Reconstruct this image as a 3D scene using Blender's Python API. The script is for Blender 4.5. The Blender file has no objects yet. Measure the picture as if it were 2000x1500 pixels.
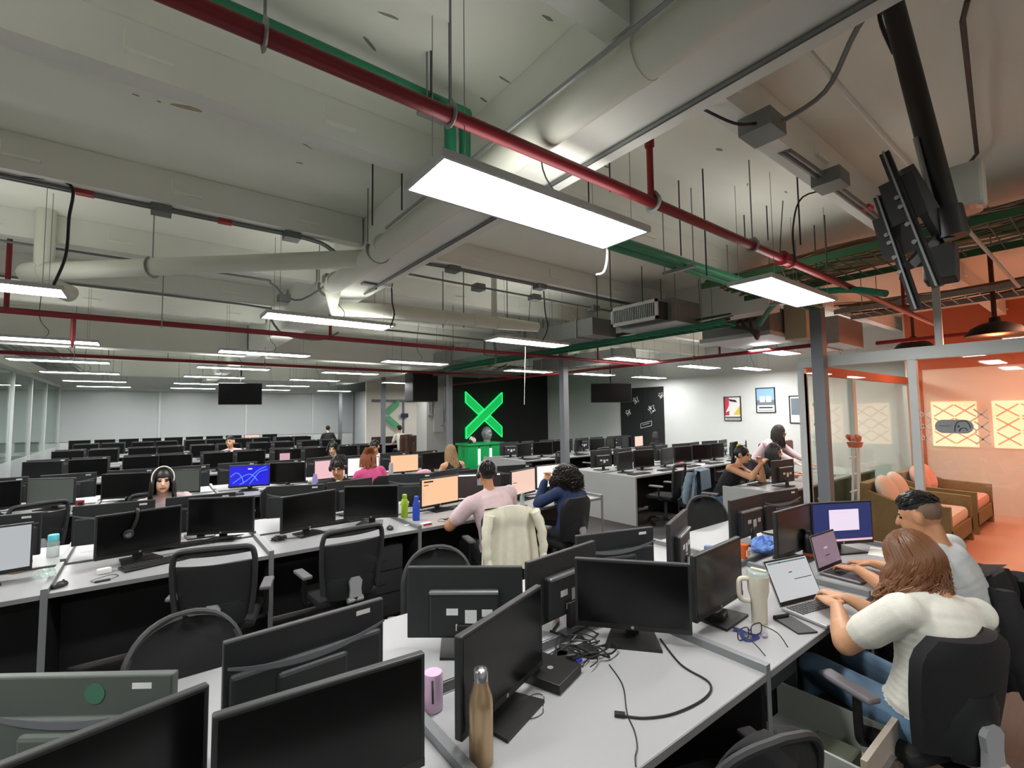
import bpy, bmesh, math, random
import numpy as np
from mathutils import Vector, Matrix
random.seed(7)
sc = bpy.context.scene
COL = sc.collection
PI = math.pi
# ---------------------------------------------------------------- camera
CAM_H = 1.76
YAW, PITCH, ROLL, FPX = math.radians(37.556), math.radians(3.576), math.radians(-0.698), 918.9
fw = Vector((math.sin(YAW)*math.cos(PITCH), math.cos(YAW)*math.cos(PITCH), math.sin(PITCH)))
rt0 = Vector((math.cos(YAW), -math.sin(YAW), 0)); up0 = rt0.cross(fw)
RT = rt0*math.cos(ROLL) + up0*math.sin(ROLL); UP = up0*math.cos(ROLL) - rt0*math.sin(ROLL)
cam = bpy.data.cameras.new('camera'); camo = bpy.data.objects.new('camera', cam); COL.objects.link(camo)
camo.matrix_world = Matrix(((RT.x, UP.x, -fw.x, 0), (RT.y, UP.y, -fw.y, 0), (RT.z, UP.z, -fw.z, CAM_H), (0, 0, 0, 1)))
cam.sensor_width = 36; cam.lens = 36*FPX/2000; cam.clip_start = 0.02; cam.clip_end = 200
sc.camera = camo
# ---------------------------------------------------------------- world, exposure
w = bpy.data.worlds.new('world'); sc.world = w; w.use_nodes = True
w.node_tree.nodes['Background'].inputs[0].default_value = (0.55, 0.6, 0.65, 1)
w.node_tree.nodes['Background'].inputs[1].default_value = 0.05
sc.view_settings.view_transform = 'Standard'; sc.view_settings.look = 'None'
sc.view_settings.gamma = 1; sc.view_settings.use_curve_mapping = False
sc.view_settings.exposure = 1.85
PANEL_POWER = 11.5
PANEL_COL = (1.0, 0.985, 0.955)
# pixel -> point on a known plane of the room
def ray(x, y): return fw + RT*((x-1000)/FPX) - UP*((y-750)/FPX)
C0 = Vector((0, 0, CAM_H))
def atz(x, y, z): d = ray(x, y); return C0 + d*((z-CAM_H)/d.z)
def aty(x, y, Y): d = ray(x, y); return C0 + d*(Y/d.y)
def atx(x, y, X): d = ray(x, y); return C0 + d*(X/d.x)
# ---------------------------------------------------------------- materials
MATS = {}
def srgb(c):
    if isinstance(c, str):
        c = [int(c[i:i+2], 16)/255 for i in (0, 2, 4)]
    return tuple(((v/12.92) if v <= .04045 else ((v+.055)/1.055)**2.4) for v in c)
def M(name, col='808080', rough=.6, metal=0, var=.06, scale=8, bump=0, bscale=60, emit=0, alpha=None, trans=0, ecol=None, spec=.5, kind='noise'):
    if name in MATS: return MATS[name]
    m = bpy.data.materials.new(name); m.use_nodes = True; nt = m.node_tree; b = nt.nodes['Principled BSDF']
    c = srgb(col)
    tc = nt.nodes.new('ShaderNodeTexCoord')
    if var > 0:
        n = nt.nodes.new('ShaderNodeTexNoise'); n.inputs['Scale'].default_value = scale; n.inputs['Detail'].default_value = 4
        nt.links.new(tc.outputs['Object'], n.inputs['Vector'])
        r = nt.nodes.new('ShaderNodeMapRange'); r.inputs[3].default_value = 1-var; r.inputs[4].default_value = 1+var
        nt.links.new(n.outputs['Fac'], r.inputs[0])
        mx = nt.nodes.new('ShaderNodeMix'); mx.data_type = 'RGBA'; mx.blend_type = 'MULTIPLY'; mx.inputs[0].default_value = 1
        mx.inputs[6].default_value = (*c, 1); nt.links.new(r.outputs[0], mx.inputs[7]); nt.links.new(mx.outputs[2], b.inputs['Base Color'])
    else:
        b.inputs['Base Color'].default_value = (*c, 1)
    b.inputs['Roughness'].default_value = rough; b.inputs['Metallic'].default_value = metal
    b.inputs['Specular IOR Level'].default_value = spec
    if bump:
        n2 = nt.nodes.new('ShaderNodeTexNoise'); n2.inputs['Scale'].default_value = bscale; n2.inputs['Detail'].default_value = 3
        nt.links.new(tc.outputs['Object'], n2.inputs['Vector'])
        bp = nt.nodes.new('ShaderNodeBump'); bp.inputs['Strength'].default_value = bump; bp.inputs['Distance'].default_value = .01
        nt.links.new(n2.outputs['Fac'], bp.inputs['Height']); nt.links.new(bp.outputs[0], b.inputs['Normal'])
    if emit:
        b.inputs['Emission Color'].default_value = (*(srgb(ecol) if ecol else c), 1); b.inputs['Emission Strength'].default_value = emit
    if trans: b.inputs['Transmission Weight'].default_value = trans; b.inputs['IOR'].default_value = 1.45
    if alpha is not None: b.inputs['Alpha'].default_value = alpha
    MATS[name] = m; return m
# ---------------------------------------------------------------- mesh collector
class B:
    def __init__(s): s.v = []; s.f = []
    def add(s, vs, fs):
        o = len(s.v); s.v += [tuple(v) for v in vs]; s.f += [[i+o for i in f] for f in fs]; return s
    def box(s, x0, y0, z0, x1, y1, z1, bev=0):
        if bev:
            return s.rbox(((x0+x1)/2, (y0+y1)/2, (z0+z1)/2), (x1-x0, y1-y0, z1-z0), bev)
        vs = [(x, y, z) for z in (z0, z1) for y in (y0, y1) for x in (x0, x1)]
        return s.add(vs, [(0,2,3,1),(4,5,7,6),(0,1,5,4),(2,6,7,3),(0,4,6,2),(1,3,7,5)])
    def rbox(s, c, d, bev, mat=None):
        bm = bmesh.new(); bmesh.ops.create_cube(bm, size=1)
        for v in bm.verts: v.co = Vector((v.co.x*d[0], v.co.y*d[1], v.co.z*d[2]))
        bmesh.ops.bevel(bm, geom=bm.edges[:], offset=bev, segments=2, affect='EDGES', profile=.5)
        bm.verts.ensure_lookup_table()
        if mat is None: mat = Matrix.Identity(3)
        vs = [mat @ v.co + Vector(c) for v in bm.verts]; fs = [[v.index for v in f.verts] for f in bm.faces]
        bm.free(); return s.add(vs, fs)
    def obox(s, c, ax, ay, az):
        c = Vector(c); ax = Vector(ax); ay = Vector(ay); az = Vector(az)
        vs = [c+ax*i+ay*j+az*k for k in (-1,1) for j in (-1,1) for i in (-1,1)]
        return s.add(vs, [(0,2,3,1),(4,5,7,6),(0,1,5,4),(2,6,7,3),(0,4,6,2),(1,3,7,5)])
    def bar(s, p, q, wd, ht):
        p = Vector(p); q = Vector(q); d = (q-p); L = d.length; d.normalize()
        u = Vector((0,0,1)) if abs(d.z) < .95 else Vector((1,0,0))
        a = d.cross(u).normalized(); u = a.cross(d)
        return s.obox((p+q)/2, d*(L/2), a*(wd/2), u*(ht/2))
    def cyl(s, p, q, r, r2=None, n=12, cap=True):
        return s.tube([p, q], [r, r if r2 is None else r2], n, cap)
    def tube(s, pts, r, n=8, cap=True, flat=1):
        pts = [Vector(p) for p in pts]; k = len(pts)
        rs = r if isinstance(r, (list, tuple)) else [r]*k
        vs = []; prev = None
        for i, p in enumerate(pts):
            d = (pts[min(i+1, k-1)]-pts[max(i-1, 0)])
            if d.length < 1e-9: d = Vector((0,0,1))
            d.normalize()
            if prev is None:
                u = Vector((0,0,1)) if abs(d.z) < .9 else Vector((1,0,0))
                a = d.cross(u).normalized()
            else:
                a = (prev - d*prev.dot(d))
                a = a.normalized() if a.length > 1e-6 else d.orthogonal().normalized()
            prev = a; b = d.cross(a)
            for j in range(n):
                t = 2*PI*j/n; vs.append(p + a*(math.cos(t)*rs[i]) + b*(math.sin(t)*rs[i]*flat))
        fs = [(i*n+j, i*n+(j+1) % n, (i+1)*n+(j+1) % n, (i+1)*n+j) for i in range(k-1) for j in range(n)]
        if cap: fs += [tuple(range(n-1, -1, -1)), tuple((k-1)*n+j for j in range(n))]
        return s.add(vs, fs)
    def lathe(s, prof, n=20, c=(0,0,0)):
        vs = []; k = len(prof)
        for r, z in prof:
            for j in range(n):
                t = 2*PI*j/n; vs.append((c[0]+r*math.cos(t), c[1]+r*math.sin(t), c[2]+z))
        fs = [(i*n+j, i*n+(j+1) % n, (i+1)*n+(j+1) % n, (i+1)*n+j) for i in range(k-1) for j in range(n)]
        fs += [tuple(range(n-1, -1, -1)), tuple((k-1)*n+j for j in range(n))]
        return s.add(vs, fs)
    def ell(s, c, r, n=12, m=8, mat=None):
        c = Vector(c); r = (r, r, r) if isinstance(r, (int, float)) else r
        vs = [Vector((0,0,r[2]))]
        for i in range(1, m):
            a = PI*i/m
            for j in range(n):
                t = 2*PI*j/n; vs.append(Vector((r[0]*math.sin(a)*math.cos(t), r[1]*math.sin(a)*math.sin(t), r[2]*math.cos(a))))
        vs.append(Vector((0,0,-r[2])))
        if mat is not None: vs = [mat @ v for v in vs]
        vs = [v+c for v in vs]
        fs = [(0, 1+j, 1+(j+1) % n) for j in range(n)]
        fs += [(1+i*n+j, 1+(i+1)*n+j, 1+(i+1)*n+(j+1) % n, 1+i*n+(j+1) % n) for i in range(m-2) for j in range(n)]
        fs += [(len(vs)-1, 1+(m-2)*n+(j+1) % n, 1+(m-2)*n+j) for j in range(n)]
        return s.add(vs, fs)
    def prism(s, poly, h0, h1, axis='z'):
        # poly of 2D points extruded along axis; for 'y' the poly is (x,z), for 'x' it is (y,z)
        n = len(poly)
        f = {'z': lambda p, h: (p[0], p[1], h), 'y': lambda p, h: (p[0], h, p[1]), 'x': lambda p, h: (h, p[0], p[1])}[axis]
        vs = [f(p, h0) for p in poly] + [f(p, h1) for p in poly]
        return s.add(vs, [tuple(range(n))[::-1], tuple(range(n, 2*n))] + [(i, (i+1) % n, n+(i+1) % n, n+i) for i in range(n)])
    def build(s, name, mat, parent=None, smooth=False, loc=None, rz=None):
        me = bpy.data.meshes.new(name); me.from_pydata(s.v, [], s.f); me.update()
        bm = bmesh.new(); bm.from_mesh(me); bmesh.ops.recalc_face_normals(bm, faces=bm.faces[:]); bm.to_mesh(me); bm.free()
        if smooth:
            for p in me.polygons: p.use_smooth = True
            me.set_sharp_from_angle(angle=math.radians(40))
        if isinstance(mat, str): mat = MATS[mat]
        me.materials.append(mat)
        o = bpy.data.objects.new(name, me); COL.objects.link(o)
        if parent: o.parent = parent
        if loc: o.location = loc
        if rz is not None: o.rotation_euler = (0, 0, rz)
        return o
def smoothpath(pts, n=6):
    P = [Vector(p) for p in pts]; out = []
    for i in range(len(P)-1):
        p0 = P[max(i-1, 0)]; p1 = P[i]; p2 = P[i+1]; p3 = P[min(i+2, len(P)-1)]
        for k in range(n):
            t = k/n
            out.append(.5*((2*p1)+(p2-p0)*t+(2*p0-5*p1+4*p2-p3)*t*t+(3*p1-p0-3*p2+p3)*t**3))
    return out+[P[-1]]
def tag(o, label, cat, group=None):
    o['label'] = label; o['category'] = cat
    if group: o['group'] = group
    return o
def thing(name, label, cat, loc=(0,0,0), rz=0, group=None):
    o = bpy.data.objects.new(name, None); COL.objects.link(o); o.empty_display_size = .1
    o.location = loc; o.rotation_euler = (0, 0, rz); return tag(o, label, cat, group)
def struct(o): o['kind'] = 'structure'; return o
KIDS = {}
def dup(root, loc, rz, label=None, group=None, skip=()):
    kids = KIDS.get(root.name)
    if kids is None: kids = KIDS[root.name] = [(c, list(c.children)) for c in root.children]
    r = root.copy(); COL.objects.link(r); r.location = loc; r.rotation_euler = (0, 0, rz)
    if label: r['label'] = label
    if group: r['group'] = group
    for ch, sub in kids:
        if ch.name.split('.')[0] in skip: continue
        c = ch.copy(); COL.objects.link(c); c.parent = r
        for g in sub:
            d = g.copy(); COL.objects.link(d); d.parent = c
    return r
ORD = ['first','second','third','fourth','fifth','sixth','seventh','eighth','ninth','tenth','eleventh','twelfth','thirteenth','fourteenth','fifteenth','sixteenth','seventeenth','eighteenth','nineteenth','twentieth','twenty-first','twenty-second','twenty-third','twenty-fourth','twenty-fifth','twenty-sixth','twenty-seventh']
# ---------------------------------------------------------------- shared materials
M('paint', 'edf0e2', .85, var=.05, scale=1.3, bump=.15, bscale=14)
M('paint_beam', 'e4e6dd', .85, var=.06, scale=1.7, bump=.2, bscale=18)
M('white_wall', 'cdd1d0', .8, var=.02)
M('dark_wall', '191c1c', .6, var=.05)
M('red_pipe', '7c141f', .45, var=.08)
M('steel', '8a8d8e', .4, .8, var=.08)
M('galv', '8f928f', .45, .6, var=.15, scale=20)
M('dark_steel', '3c3f42', .5, .5)
M('column_grey', '6f7379', .5, .1)
M('alu', 'c3c8c8', .45, .3, var=.03)
M('pvc', 'd8dacb', .5, var=.03)
M('green_pipe', '1f7a56', .5, var=.08)
M('conduit', '767b78', .5, .4)
M('tape_red', 'a8302c', .5)
M('black_plastic', '141415', .45, var=.05)
M('black_matte', '0c0c0d', .7, var=.05)
M('dark_grey', '2a2b2d', .55, var=.05)
M('cable', '101012', .5)
M('desk_white', '98999b', .35, var=.015, scale=3)
M('desk_edge', '77787a', .5, var=.03)
M('desk_dark', '1c1c1e', .6)
M('rail_grey', '808386', .4, .3)
M('panel_light', '9a9c9b', .55, var=.02)
M('white_plastic', 'dfe0df', .45)
M('label', 'd7dada', .5, var=.1, scale=60)
def M_floor():
    m = M('floor_planks', '3a3735', .55, var=0); nt = m.node_tree; b = nt.nodes['Principled BSDF']
    tc = nt.nodes.new('ShaderNodeTexCoord'); br = nt.nodes.new('ShaderNodeTexBrick')
    br.inputs['Scale'].default_value = 1; br.inputs['Brick Width'].default_value = 1.0; br.inputs['Row Height'].default_value = .18
    br.inputs['Mortar Size'].default_value = .002
    br.inputs['Color1'].default_value = (*srgb('3d3936'), 1); br.inputs['Color2'].default_value = (*srgb('332f2d'), 1); br.inputs['Mortar'].default_value = (*srgb('1d1b1a'), 1)
    n = nt.nodes.new('ShaderNodeTexNoise'); n.inputs['Scale'].default_value = 6; mp = nt.nodes.new('ShaderNodeMapping'); mp.inputs['Scale'].default_value = (1, 12, 1)
    nt.links.new(tc.outputs['Object'], mp.inputs[0]); nt.links.new(mp.outputs[0], n.inputs['Vector']); nt.links.new(tc.outputs['Object'], br.inputs['Vector'])
    mx = nt.nodes.new('ShaderNodeMix'); mx.data_type = 'RGBA'; mx.blend_type = 'OVERLAY'; mx.inputs[0].default_value = .5
    nt.links.new(br.outputs['Color'], mx.inputs[6]); nt.links.new(n.outputs['Color'], mx.inputs[7]); nt.links.new(mx.outputs[2], b.inputs['Base Color'])
M_floor()
def M_lounge():
    m = M('lounge_floor', 'cf9c86', .35, var=.12, scale=2)
M_lounge()
def M_glass(name, tint='f4f9f7', rough=.02, alpha=.16):
    m = bpy.data.materials.new(name); m.use_nodes = True; nt = m.node_tree; nt.nodes.remove(nt.nodes['Principled BSDF'])
    out = nt.nodes['Material Output']; tr = nt.nodes.new('ShaderNodeBsdfTransparent'); gl = nt.nodes.new('ShaderNodeBsdfGlossy'); mx = nt.nodes.new('ShaderNodeMixShader')
    tr.inputs[0].default_value = (*srgb(tint), 1); gl.inputs['Roughness'].default_value = rough; gl.inputs[0].default_value = (.9, .95, .93, 1)
    fr = nt.nodes.new('ShaderNodeLayerWeight'); fr.inputs[0].default_value = .5
    pw = nt.nodes.new('ShaderNodeMath'); pw.operation = 'POWER'; pw.inputs[1].default_value = 5
    mt = nt.nodes.new('ShaderNodeMath'); mt.operation = 'MULTIPLY_ADD'; mt.inputs[1].default_value = .6; mt.inputs[2].default_value = alpha*.25
    nt.links.new(fr.outputs['Facing'], pw.inputs[0]); nt.links.new(pw.outputs[0], mt.inputs[0]); nt.links.new(mt.outputs[0], mx.inputs[0])
    nt.links.new(tr.outputs[0], mx.inputs[1]); nt.links.new(gl.outputs[0], mx.inputs[2]); nt.links.new(mx.outputs[0], out.inputs[0])
    MATS[name] = m
M_glass('glass')
def M_frost():
    m = M('frosted', 'b3b9bb', .25, var=.03, scale=.6)
M_frost()
def M_emit(name, col, strength):
    m = bpy.data.materials.new(name); m.use_nodes = True; nt = m.node_tree; b = nt.nodes['Principled BSDF']
    b.inputs['Base Color'].default_value = (.8, .8, .8, 1); b.inputs['Emission Color'].default_value = (*col, 1); b.inputs['Emission Strength'].default_value = strength
    MATS[name] = m
M_emit('led', PANEL_COL, PANEL_POWER)
M_emit('led_added_glow', PANEL_COL, .85)  # faint upward glow, added to lift the ceiling brightness
M('screen_off', '0a0a0b', .22, var=0, spec=.35)
# ---------------------------------------------------------------- room shell
SLAB = 3.5; YB = 20.5; XL = -2.28; XR = 12.0; YD = 13.4
fl = struct(B().box(-6.5, -4, -.1, 13.5, 21.5, 0).build('floor', 'floor_planks'))
lf = B().box(6.4, -3.9, 0, 11.0, 2.38, .006).build('floor_lounge', 'lounge_floor'); struct(lf)
ceil = struct(B().box(-6.5, -4, SLAB, 13.5, 21.5, SLAB+.12).build('ceiling', 'paint'))
gir = B().box(1.46, -4, 3.0, 1.78, 20.5, SLAB-.002).build('girder', 'paint_beam', ceil)
B().box(6.0, 2.6, 3.0, 6.3, 20.5, SLAB-.002).build('girder', 'paint_beam', ceil)
B().box(-6.5, 10.2, 2.93, 1.44, 10.55, SLAB-.002).build('cross_beam', 'paint_beam', ceil)
B().box(1.8, 10.2, 2.93, 12, 10.55, SLAB-.002).build('cross_beam', 'paint_beam', ceil)
B().box(-6.5, 17.0, 2.95, 6, 17.3, SLAB-.002).build('cross_beam', 'paint_beam', ceil)
for k in range(-1, 11):
    y = 2.55+1.46*(k-1)
    if 9.6 < y < 11 or y > 16.5: continue
    for (xa, xb) in ((-6.5, 1.44), (1.8, 13.4)):
        j = B().box(xa, y, SLAB-.235, xb, y+.12, SLAB-.002).build('joist', 'paint_beam', ceil)
        x = xa+.35+(k % 3)*.21
        while x < xb-.3:
            if x > -3.2:
                B().box(x, y-.022, SLAB-.16, x+.17, y+.001, SLAB-.145).box(x-.008, y-.004, SLAB-.16, x, y+.001, SLAB-.06).build('ledge', 'paint', j)
            x += .83 if xa < 0 else 1.1
# scars, patches and old anchors on the slab (with a shape of their own)
M('stain', 'b9ab8c', .9, var=.2, scale=30); M('scar', '8e8f86', .9, var=.2, scale=30)
def scar(x, y, w, h, rz, mat='scar', n=9, seed=0):
    rg = random.Random(seed); pts = []
    for i in range(n):
        t = 2*PI*i/n; r = .6+.4*rg.random(); u = w*r*math.cos(t); v = h*r*math.sin(t)
        pts.append((x+u*math.cos(rz)-v*math.sin(rz), y+u*math.sin(rz)+v*math.cos(rz)))
    B().prism(pts, SLAB-.003, SLAB).build('paint_scar', mat, ceil)
p = atz(366, 210, SLAB); scar(p.x, p.y, .1, .022, -.15, 'stain', seed=3)
for i, (a, b, w_, h_) in enumerate(((600, 285, .04, .004), (585, 318, .03, .006), (722, 85, .05, .012), (760, 30, .06, .008), (690, 260, .08, .003), (560, 255, .1, .003), (450, 205, .09, .003), (1070, 35, .04, .01), (1110, 25, .04, .008), (985, 155, .05, .006), (945, 195, .03, .008), (265, 185, .02, .006), (310, 198, .012, .005), (1185, 325, .04, .01), (1405, 292, .04, .012), (1460, 360, .03, .006), (1535, 375, .03, .008))):
    p = atz(a, b, SLAB); scar(p.x, p.y, w_, h_, random.Random(i).uniform(-.4, .6), seed=i)
# back wall of glossy frosted panels
wb = struct(B().box(-6.5, YB+.05, 0, 13.5, YB+.15, SLAB).build('wall_back', 'white_wall'))
xs = [-6.4, -4.2, XL, .26, 2.91, 5.33, 7.0]
for a, b in zip(xs[:-1], xs[1:]):
    B().box(a+.03, YB+.01, 1.02, b-.03, YB+.03, 2.68).build('pane', 'frosted', wb)
    B().box(a+.03, YB, .05, b-.03, YB+.03, 1.0).build('panel', 'white_wall', wb)
for x in xs: B().box(x-.03, YB-.02, 0, x+.03, YB+.04, 2.8).build('mullion', 'alu', wb)
B().box(-6.5, YB-.03, 2.68, 7.0, YB+.04, 2.8).build('top_rail', 'alu', wb)
# left glazed partition
wl = struct(B().box(-6.5, -4, 0, -6.4, YB, SLAB).build('wall_left', 'white_wall'))
wp = struct(B().box(XL-.03, 9.0, 2.74, XL+.03, YB-.06, 2.82).build('wall_left_partition', 'alu'))
ys = [9.0, 11.6, 14.0, 15.9, 17.9, 20.4]
for a, b in zip(ys[:-1], ys[1:]):
    B().box(XL-.006, a+.04, .9, XL+.006, b-.04, 2.74).build('pane', 'glass', wp)
    B().box(XL-.01, a+.04, .05, XL+.01, b-.04, .9).build('panel', 'frosted', wp)
for y in ys: B().box(XL-.035, y-.04, 0, XL+.035, y+.04, 2.74).build('mullion', 'alu', wp)
# right side: poster wall, dark logo wall, grey service wall, far room
wr = struct(B().box(XR, 2.43, 0, XR+.12, YD, SLAB).build('wall_right', 'white_wall'))
wd = struct(B().box(7.55, YD, 0, XR+.12, YD+.1, SLAB).build('wall_logo', 'dark_wall'))
wg = struct(B().box(6.85, YD-.1, 0, 7.55, YD+.6, SLAB).build('wall_service', M('service_grey', '9b9c98', .8, var=.03)))
wf = struct(B().box(6.3, 17.0, 0, 11, 17.1, SLAB).build('wall_far_room', M('far_cream', 'e6e0d6', .8, var=.02)))
B().box(6.98, 17.1, 0, 7.05, YB, 2.75).build('side_panel', 'frosted', wf)
for y in (17.1, 18.6, 20.2): B().box(6.94, y, 0, 7.0, y+.07, 2.75).build('mullion', 'column_grey', wf)
B().box(6.5, 16.96, 2.25, 9, 17.0, 2.34).build('header', 'column_grey', wf)
B().box(7.72, 16.95, 0, 7.78, 17.0, 2.25).build('mullion', 'column_grey', wf)
B().box(6.5, 16.97, 0, 9, 17.0, .95).build('wainscot', M('wainscot', '3a2f2b', .6), wf)
struct(B().box(-6.5, -4.1, 0, 13.5, -4, SLAB).build('wall_behind', 'white_wall'))
struct(B().box(13.4, -4, 0, 13.5, 21.5, SLAB).build('wall_outer', 'white_wall'))
# door with chalk drawings in the poster wall
pa = atx(1213, 790, XR); pb = atx(1297, 790, XR); ztop = atx(1255, 757, XR).z
dr = struct(B().box(XR-.03, pb.y, 0, XR+.001, pa.y, ztop).build('door_1', M('door_black', '1d1e20', .55)))
B().box(XR-.034, pb.y+(pa.y-pb.y)*.45, 0, XR-.028, pb.y+(pa.y-pb.y)*.45+.02, ztop).build('door_seam', 'black_matte', dr)
M('chalk', 'c9cccd', .8)
def doodle(cx, cy, s, seed):
    rg = random.Random(seed); c = atx(cx, cy, XR-.033); bb = B()
    n = 9; pts = [Vector((XR-.034, c.y+s*math.cos(2*PI*i/n)*(1 if i % 2 else .55), c.z+s*math.sin(2*PI*i/n)*(1 if i % 2 else .55))) for i in range(n+1)]
    bb.tube(pts, .008, 4)
    for q in range(3): bb.ell((XR-.034, c.y+rg.uniform(-.4, .4)*s, c.z+rg.uniform(-.5, .3)*s), (.004, .25*s, .2*s), 8, 6)
    bb.build('chalk_drawing', 'chalk', dr)
for i, (x, y, s) in enumerate(((1242, 782, .12), (1227, 806, .11), (1273, 799, .14), (1291, 772, .1))): doodle(x, y, s, i)
c = atx(1262, 831, XR-.033); bb = B()
for (u0, v0, u1, v1) in ((-.2, -.09, .2, 0), (.2, 0, .2, .14), (.2, .14, -.2, .05), (-.2, .05, -.2, -.09), (-.13, .01, .12, .07)): bb.tube([(XR-.034, c.y-u0, c.z+v0), (XR-.034, c.y-u1, c.z+v1)], .008, 4)
bb.build('chalk_drawing', 'chalk', dr)
# ---------------------------------------------------------------- lounge behind glass
LG = 2.4
wq = struct(B().box(6.35, LG-.03, 2.2, 11.0, LG+.03, 2.32).build('wall_lounge_side', M('lounge_orange', 'b8694a', .7, var=.03)))
for a, b in ((6.42, 8.0), (8.08, 10.75)): B().box(a, LG-.006, .12, b, LG+.006, 2.2).build('pane', 'glass', wq)
for x in (6.36, 8.04, 10.8): B().box(x-.06, LG-.035, 0, x+.06, LG+.035, 2.2).build('mullion', 'alu', wq)
B().box(6.42, LG-.03, 0, 10.75, LG+.03, .1).build('bottom_rail', 'alu', wq)
wv = struct(B().box(11.0, -4, 0, 11.12, LG+.03, SLAB).build('wall_lounge_far', M('lounge_wall', 'e2d3c6', .8, var=.03)))
B().box(10.985, -4, 2.45, 11.0, LG, SLAB).build('upper_wall', 'lounge_orange', wv)
B().box(10.99, 2.2, 0, 11.0, LG, 2.45).build('end_strip', 'lounge_orange', wv)
wo = struct(B().box(6.30, -4, 2.27, 6.40, LG+.04, 2.36).build('wall_lounge', 'alu'))
B().box(6.325, -4, 2.36, 6.375, LG+.04, 2.40).build('top_cap', 'alu', wo)
for y in (LG, 1.34, .05, -1.2): B().box(6.31, y-.035, 0, 6.39, y+.035, 2.27).build('mullion', 'alu', wo)
for a, b in ((1.375, 2.36), (.085, 1.3), (-1.16, .01)): B().box(6.346, a, .06, 6.354, b, 2.27).build('pane', 'glass', wo)
B().box(6.32, -4, 0, 6.38, LG, .06).build('bottom_rail', 'alu', wo)
p = atx(1830, 600, 6.35); B().box(6.33, p.y-.03, 2.36, 6.37, p.y+.03, 3.3).build('hanger', 'alu', wo)
# frosted windows of the lounge (daylight behind, orange)
M_emit('window_glow', srgb('ffb37c'), .36)
M('film', 'd9a887', .7, emit=.1)
for i, (y0, y1) in enumerate(((1.52, 2.1), (.72, 1.34), (-.1, .55))):
    wn = struct(B().box(10.975, y0, 1.1, 10.985, y1, 1.87).build('window_%d' % (i+1), 'window_glow'))
    f = B()
    for cy_ in (.25, .72):
        for cz in (.2, .5, .8):
            cy = y0+(y1-y0)*cy_; z = 1.1+.77*cz
            f.bar((10.972, cy-.13, z-.1), (10.972, cy+.13, z+.1), .004, .022); f.bar((10.972, cy-.13, z+.1), (10.972, cy+.13, z-.1), .004, .022)
    f.build('film_pattern', 'film', wn)
# manifestation film on the front pane: grey pill with a game pad, pale crosses
pa = atx(1826, 833, 6.34); pb = atx(1902, 833, 6.34); zc = atx(1862, 833, 6.34).z; hy = (pa.y-pb.y)/2; cy = (pa.y+pb.y)/2; hz = .068
pts = []
for i in range(13): t = PI/2+PI*i/12; pts.append((cy+hy-hz-hz*math.cos(t)*-1*-1, zc+hz*math.sin(t)))
pts = [(cy+(hy-hz)+hz*math.sin(PI*i/12), zc+hz*math.cos(PI*i/12)) for i in range(13)]+[(cy-(hy-hz)-hz*math.sin(PI*i/12), zc-hz*math.cos(PI*i/12)) for i in range(13)]
pill = B().prism(pts, 6.338, 6.341, 'x').build('film_badge', M('film_grey', '93989d', .6), wo)
M('ink', '26282c', .6)
gp = [(-.015, -.085), (-.005, -.02), (.03, .035), (.09, .055), (.16, .05), (.2, .01), (.215, -.035)]
gb = B(); gq = lambda u, v: (6.336, cy-.012-u*.5, zc+.014+v*.75)
gb.tube(smoothpath([gq(u, v) for u, v in gp], 4), .0035, 5)
gb.tube(smoothpath([gq(u, v) for u, v in [(.05, -.085), (.075, -.045), (.14, -.04), (.17, -.07)]], 4), .0035, 5)
gb.box(6.334, cy-.038, zc-.01, 6.338, cy-.032, zc+.014).box(6.334, cy-.046, zc-.001, 6.338, cy-.024, zc+.005)
gb.box(6.334, cy+.02, zc+.004, 6.338, cy+.11, zc+.008)
gb.build('badge_print', 'ink', pill)
fc = B(); M('film_white', 'e6cfc0', .7)
for dy in (.22, -.2):
    for dz in (-.12, .0, .12):
        yc = cy+dy; z = zc+dz
        fc.bar((6.339, yc-.05, z-.05), (6.339, yc+.05, z+.05), .002, .012); fc.bar((6.339, yc-.05, z+.05), (6.339, yc+.05, z-.05), .002, .012)
fc.build('film_pattern', 'film_white', wo)
# ---------------------------------------------------------------- LED ceiling panels
def ledpanel():
    t = thing('led_panel', 'x', 'ceiling light', (0, 0, 2.7), 0, 'suspended LED panels')
    B().box(-.6, -.15, 0, .6, .15, .004).build('diffuser', 'led', t)
    f = B()
    for a in ((-.615, -.165, .615, -.15), (-.615, .15, .615, .165), (-.615, -.15, -.6, .15), (.6, -.15, .615, .15)): f.box(a[0], a[1], -.004, a[2], a[3], .028)
    f.build('frame', 'alu', t); B().box(-.6, -.15, .012, .6, .15, .028).build('added_uplight', 'led_added_glow', t)  # glowing top plate is added to brighten the slab
    for sx in (-1, 1):
        for sy in (-1, 1): B().cyl((sx*.5, sy*.13, .03), (sx*.5, sy*.13, .8), .0022, n=4).build('hanger_wire', 'steel', t)
    B().tube(smoothpath([(.1, 0, .03), (.14, .03, .12), (.05, .05, .3), (.08, .02, .8)]), .004, 5).build('power_lead', 'cable', t)
    return t
led0 = ledpanel(); n_led = 0
rows = [(-1.6, (-.5, 2.1)), (1.62, (-1.14, 1.43, 4.05)), (4.82, (-1.14, 1.42, 4.0)), (7.85, (-1.14, 1.36, 3.82)), (10.55, (-1.18, 1.28, 3.55)), (13.08, (-1.15, 1.2, 3.45, 5.95)), (15.9, (-1.12, 1.1, 3.4)), (18.5, (-1.1, 1.1, 3.4, 5.6))]  # first row is out of view, added to even the lighting
rown = ['unseen behind the camera, added for its light', 'over the nearest desks', 'over the second bank of desks', 'over the third bank of desks', 'over the fourth bank of desks', 'over the fifth bank of desks', 'over the sixth bank of desks', 'beside the frosted back wall']
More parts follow.
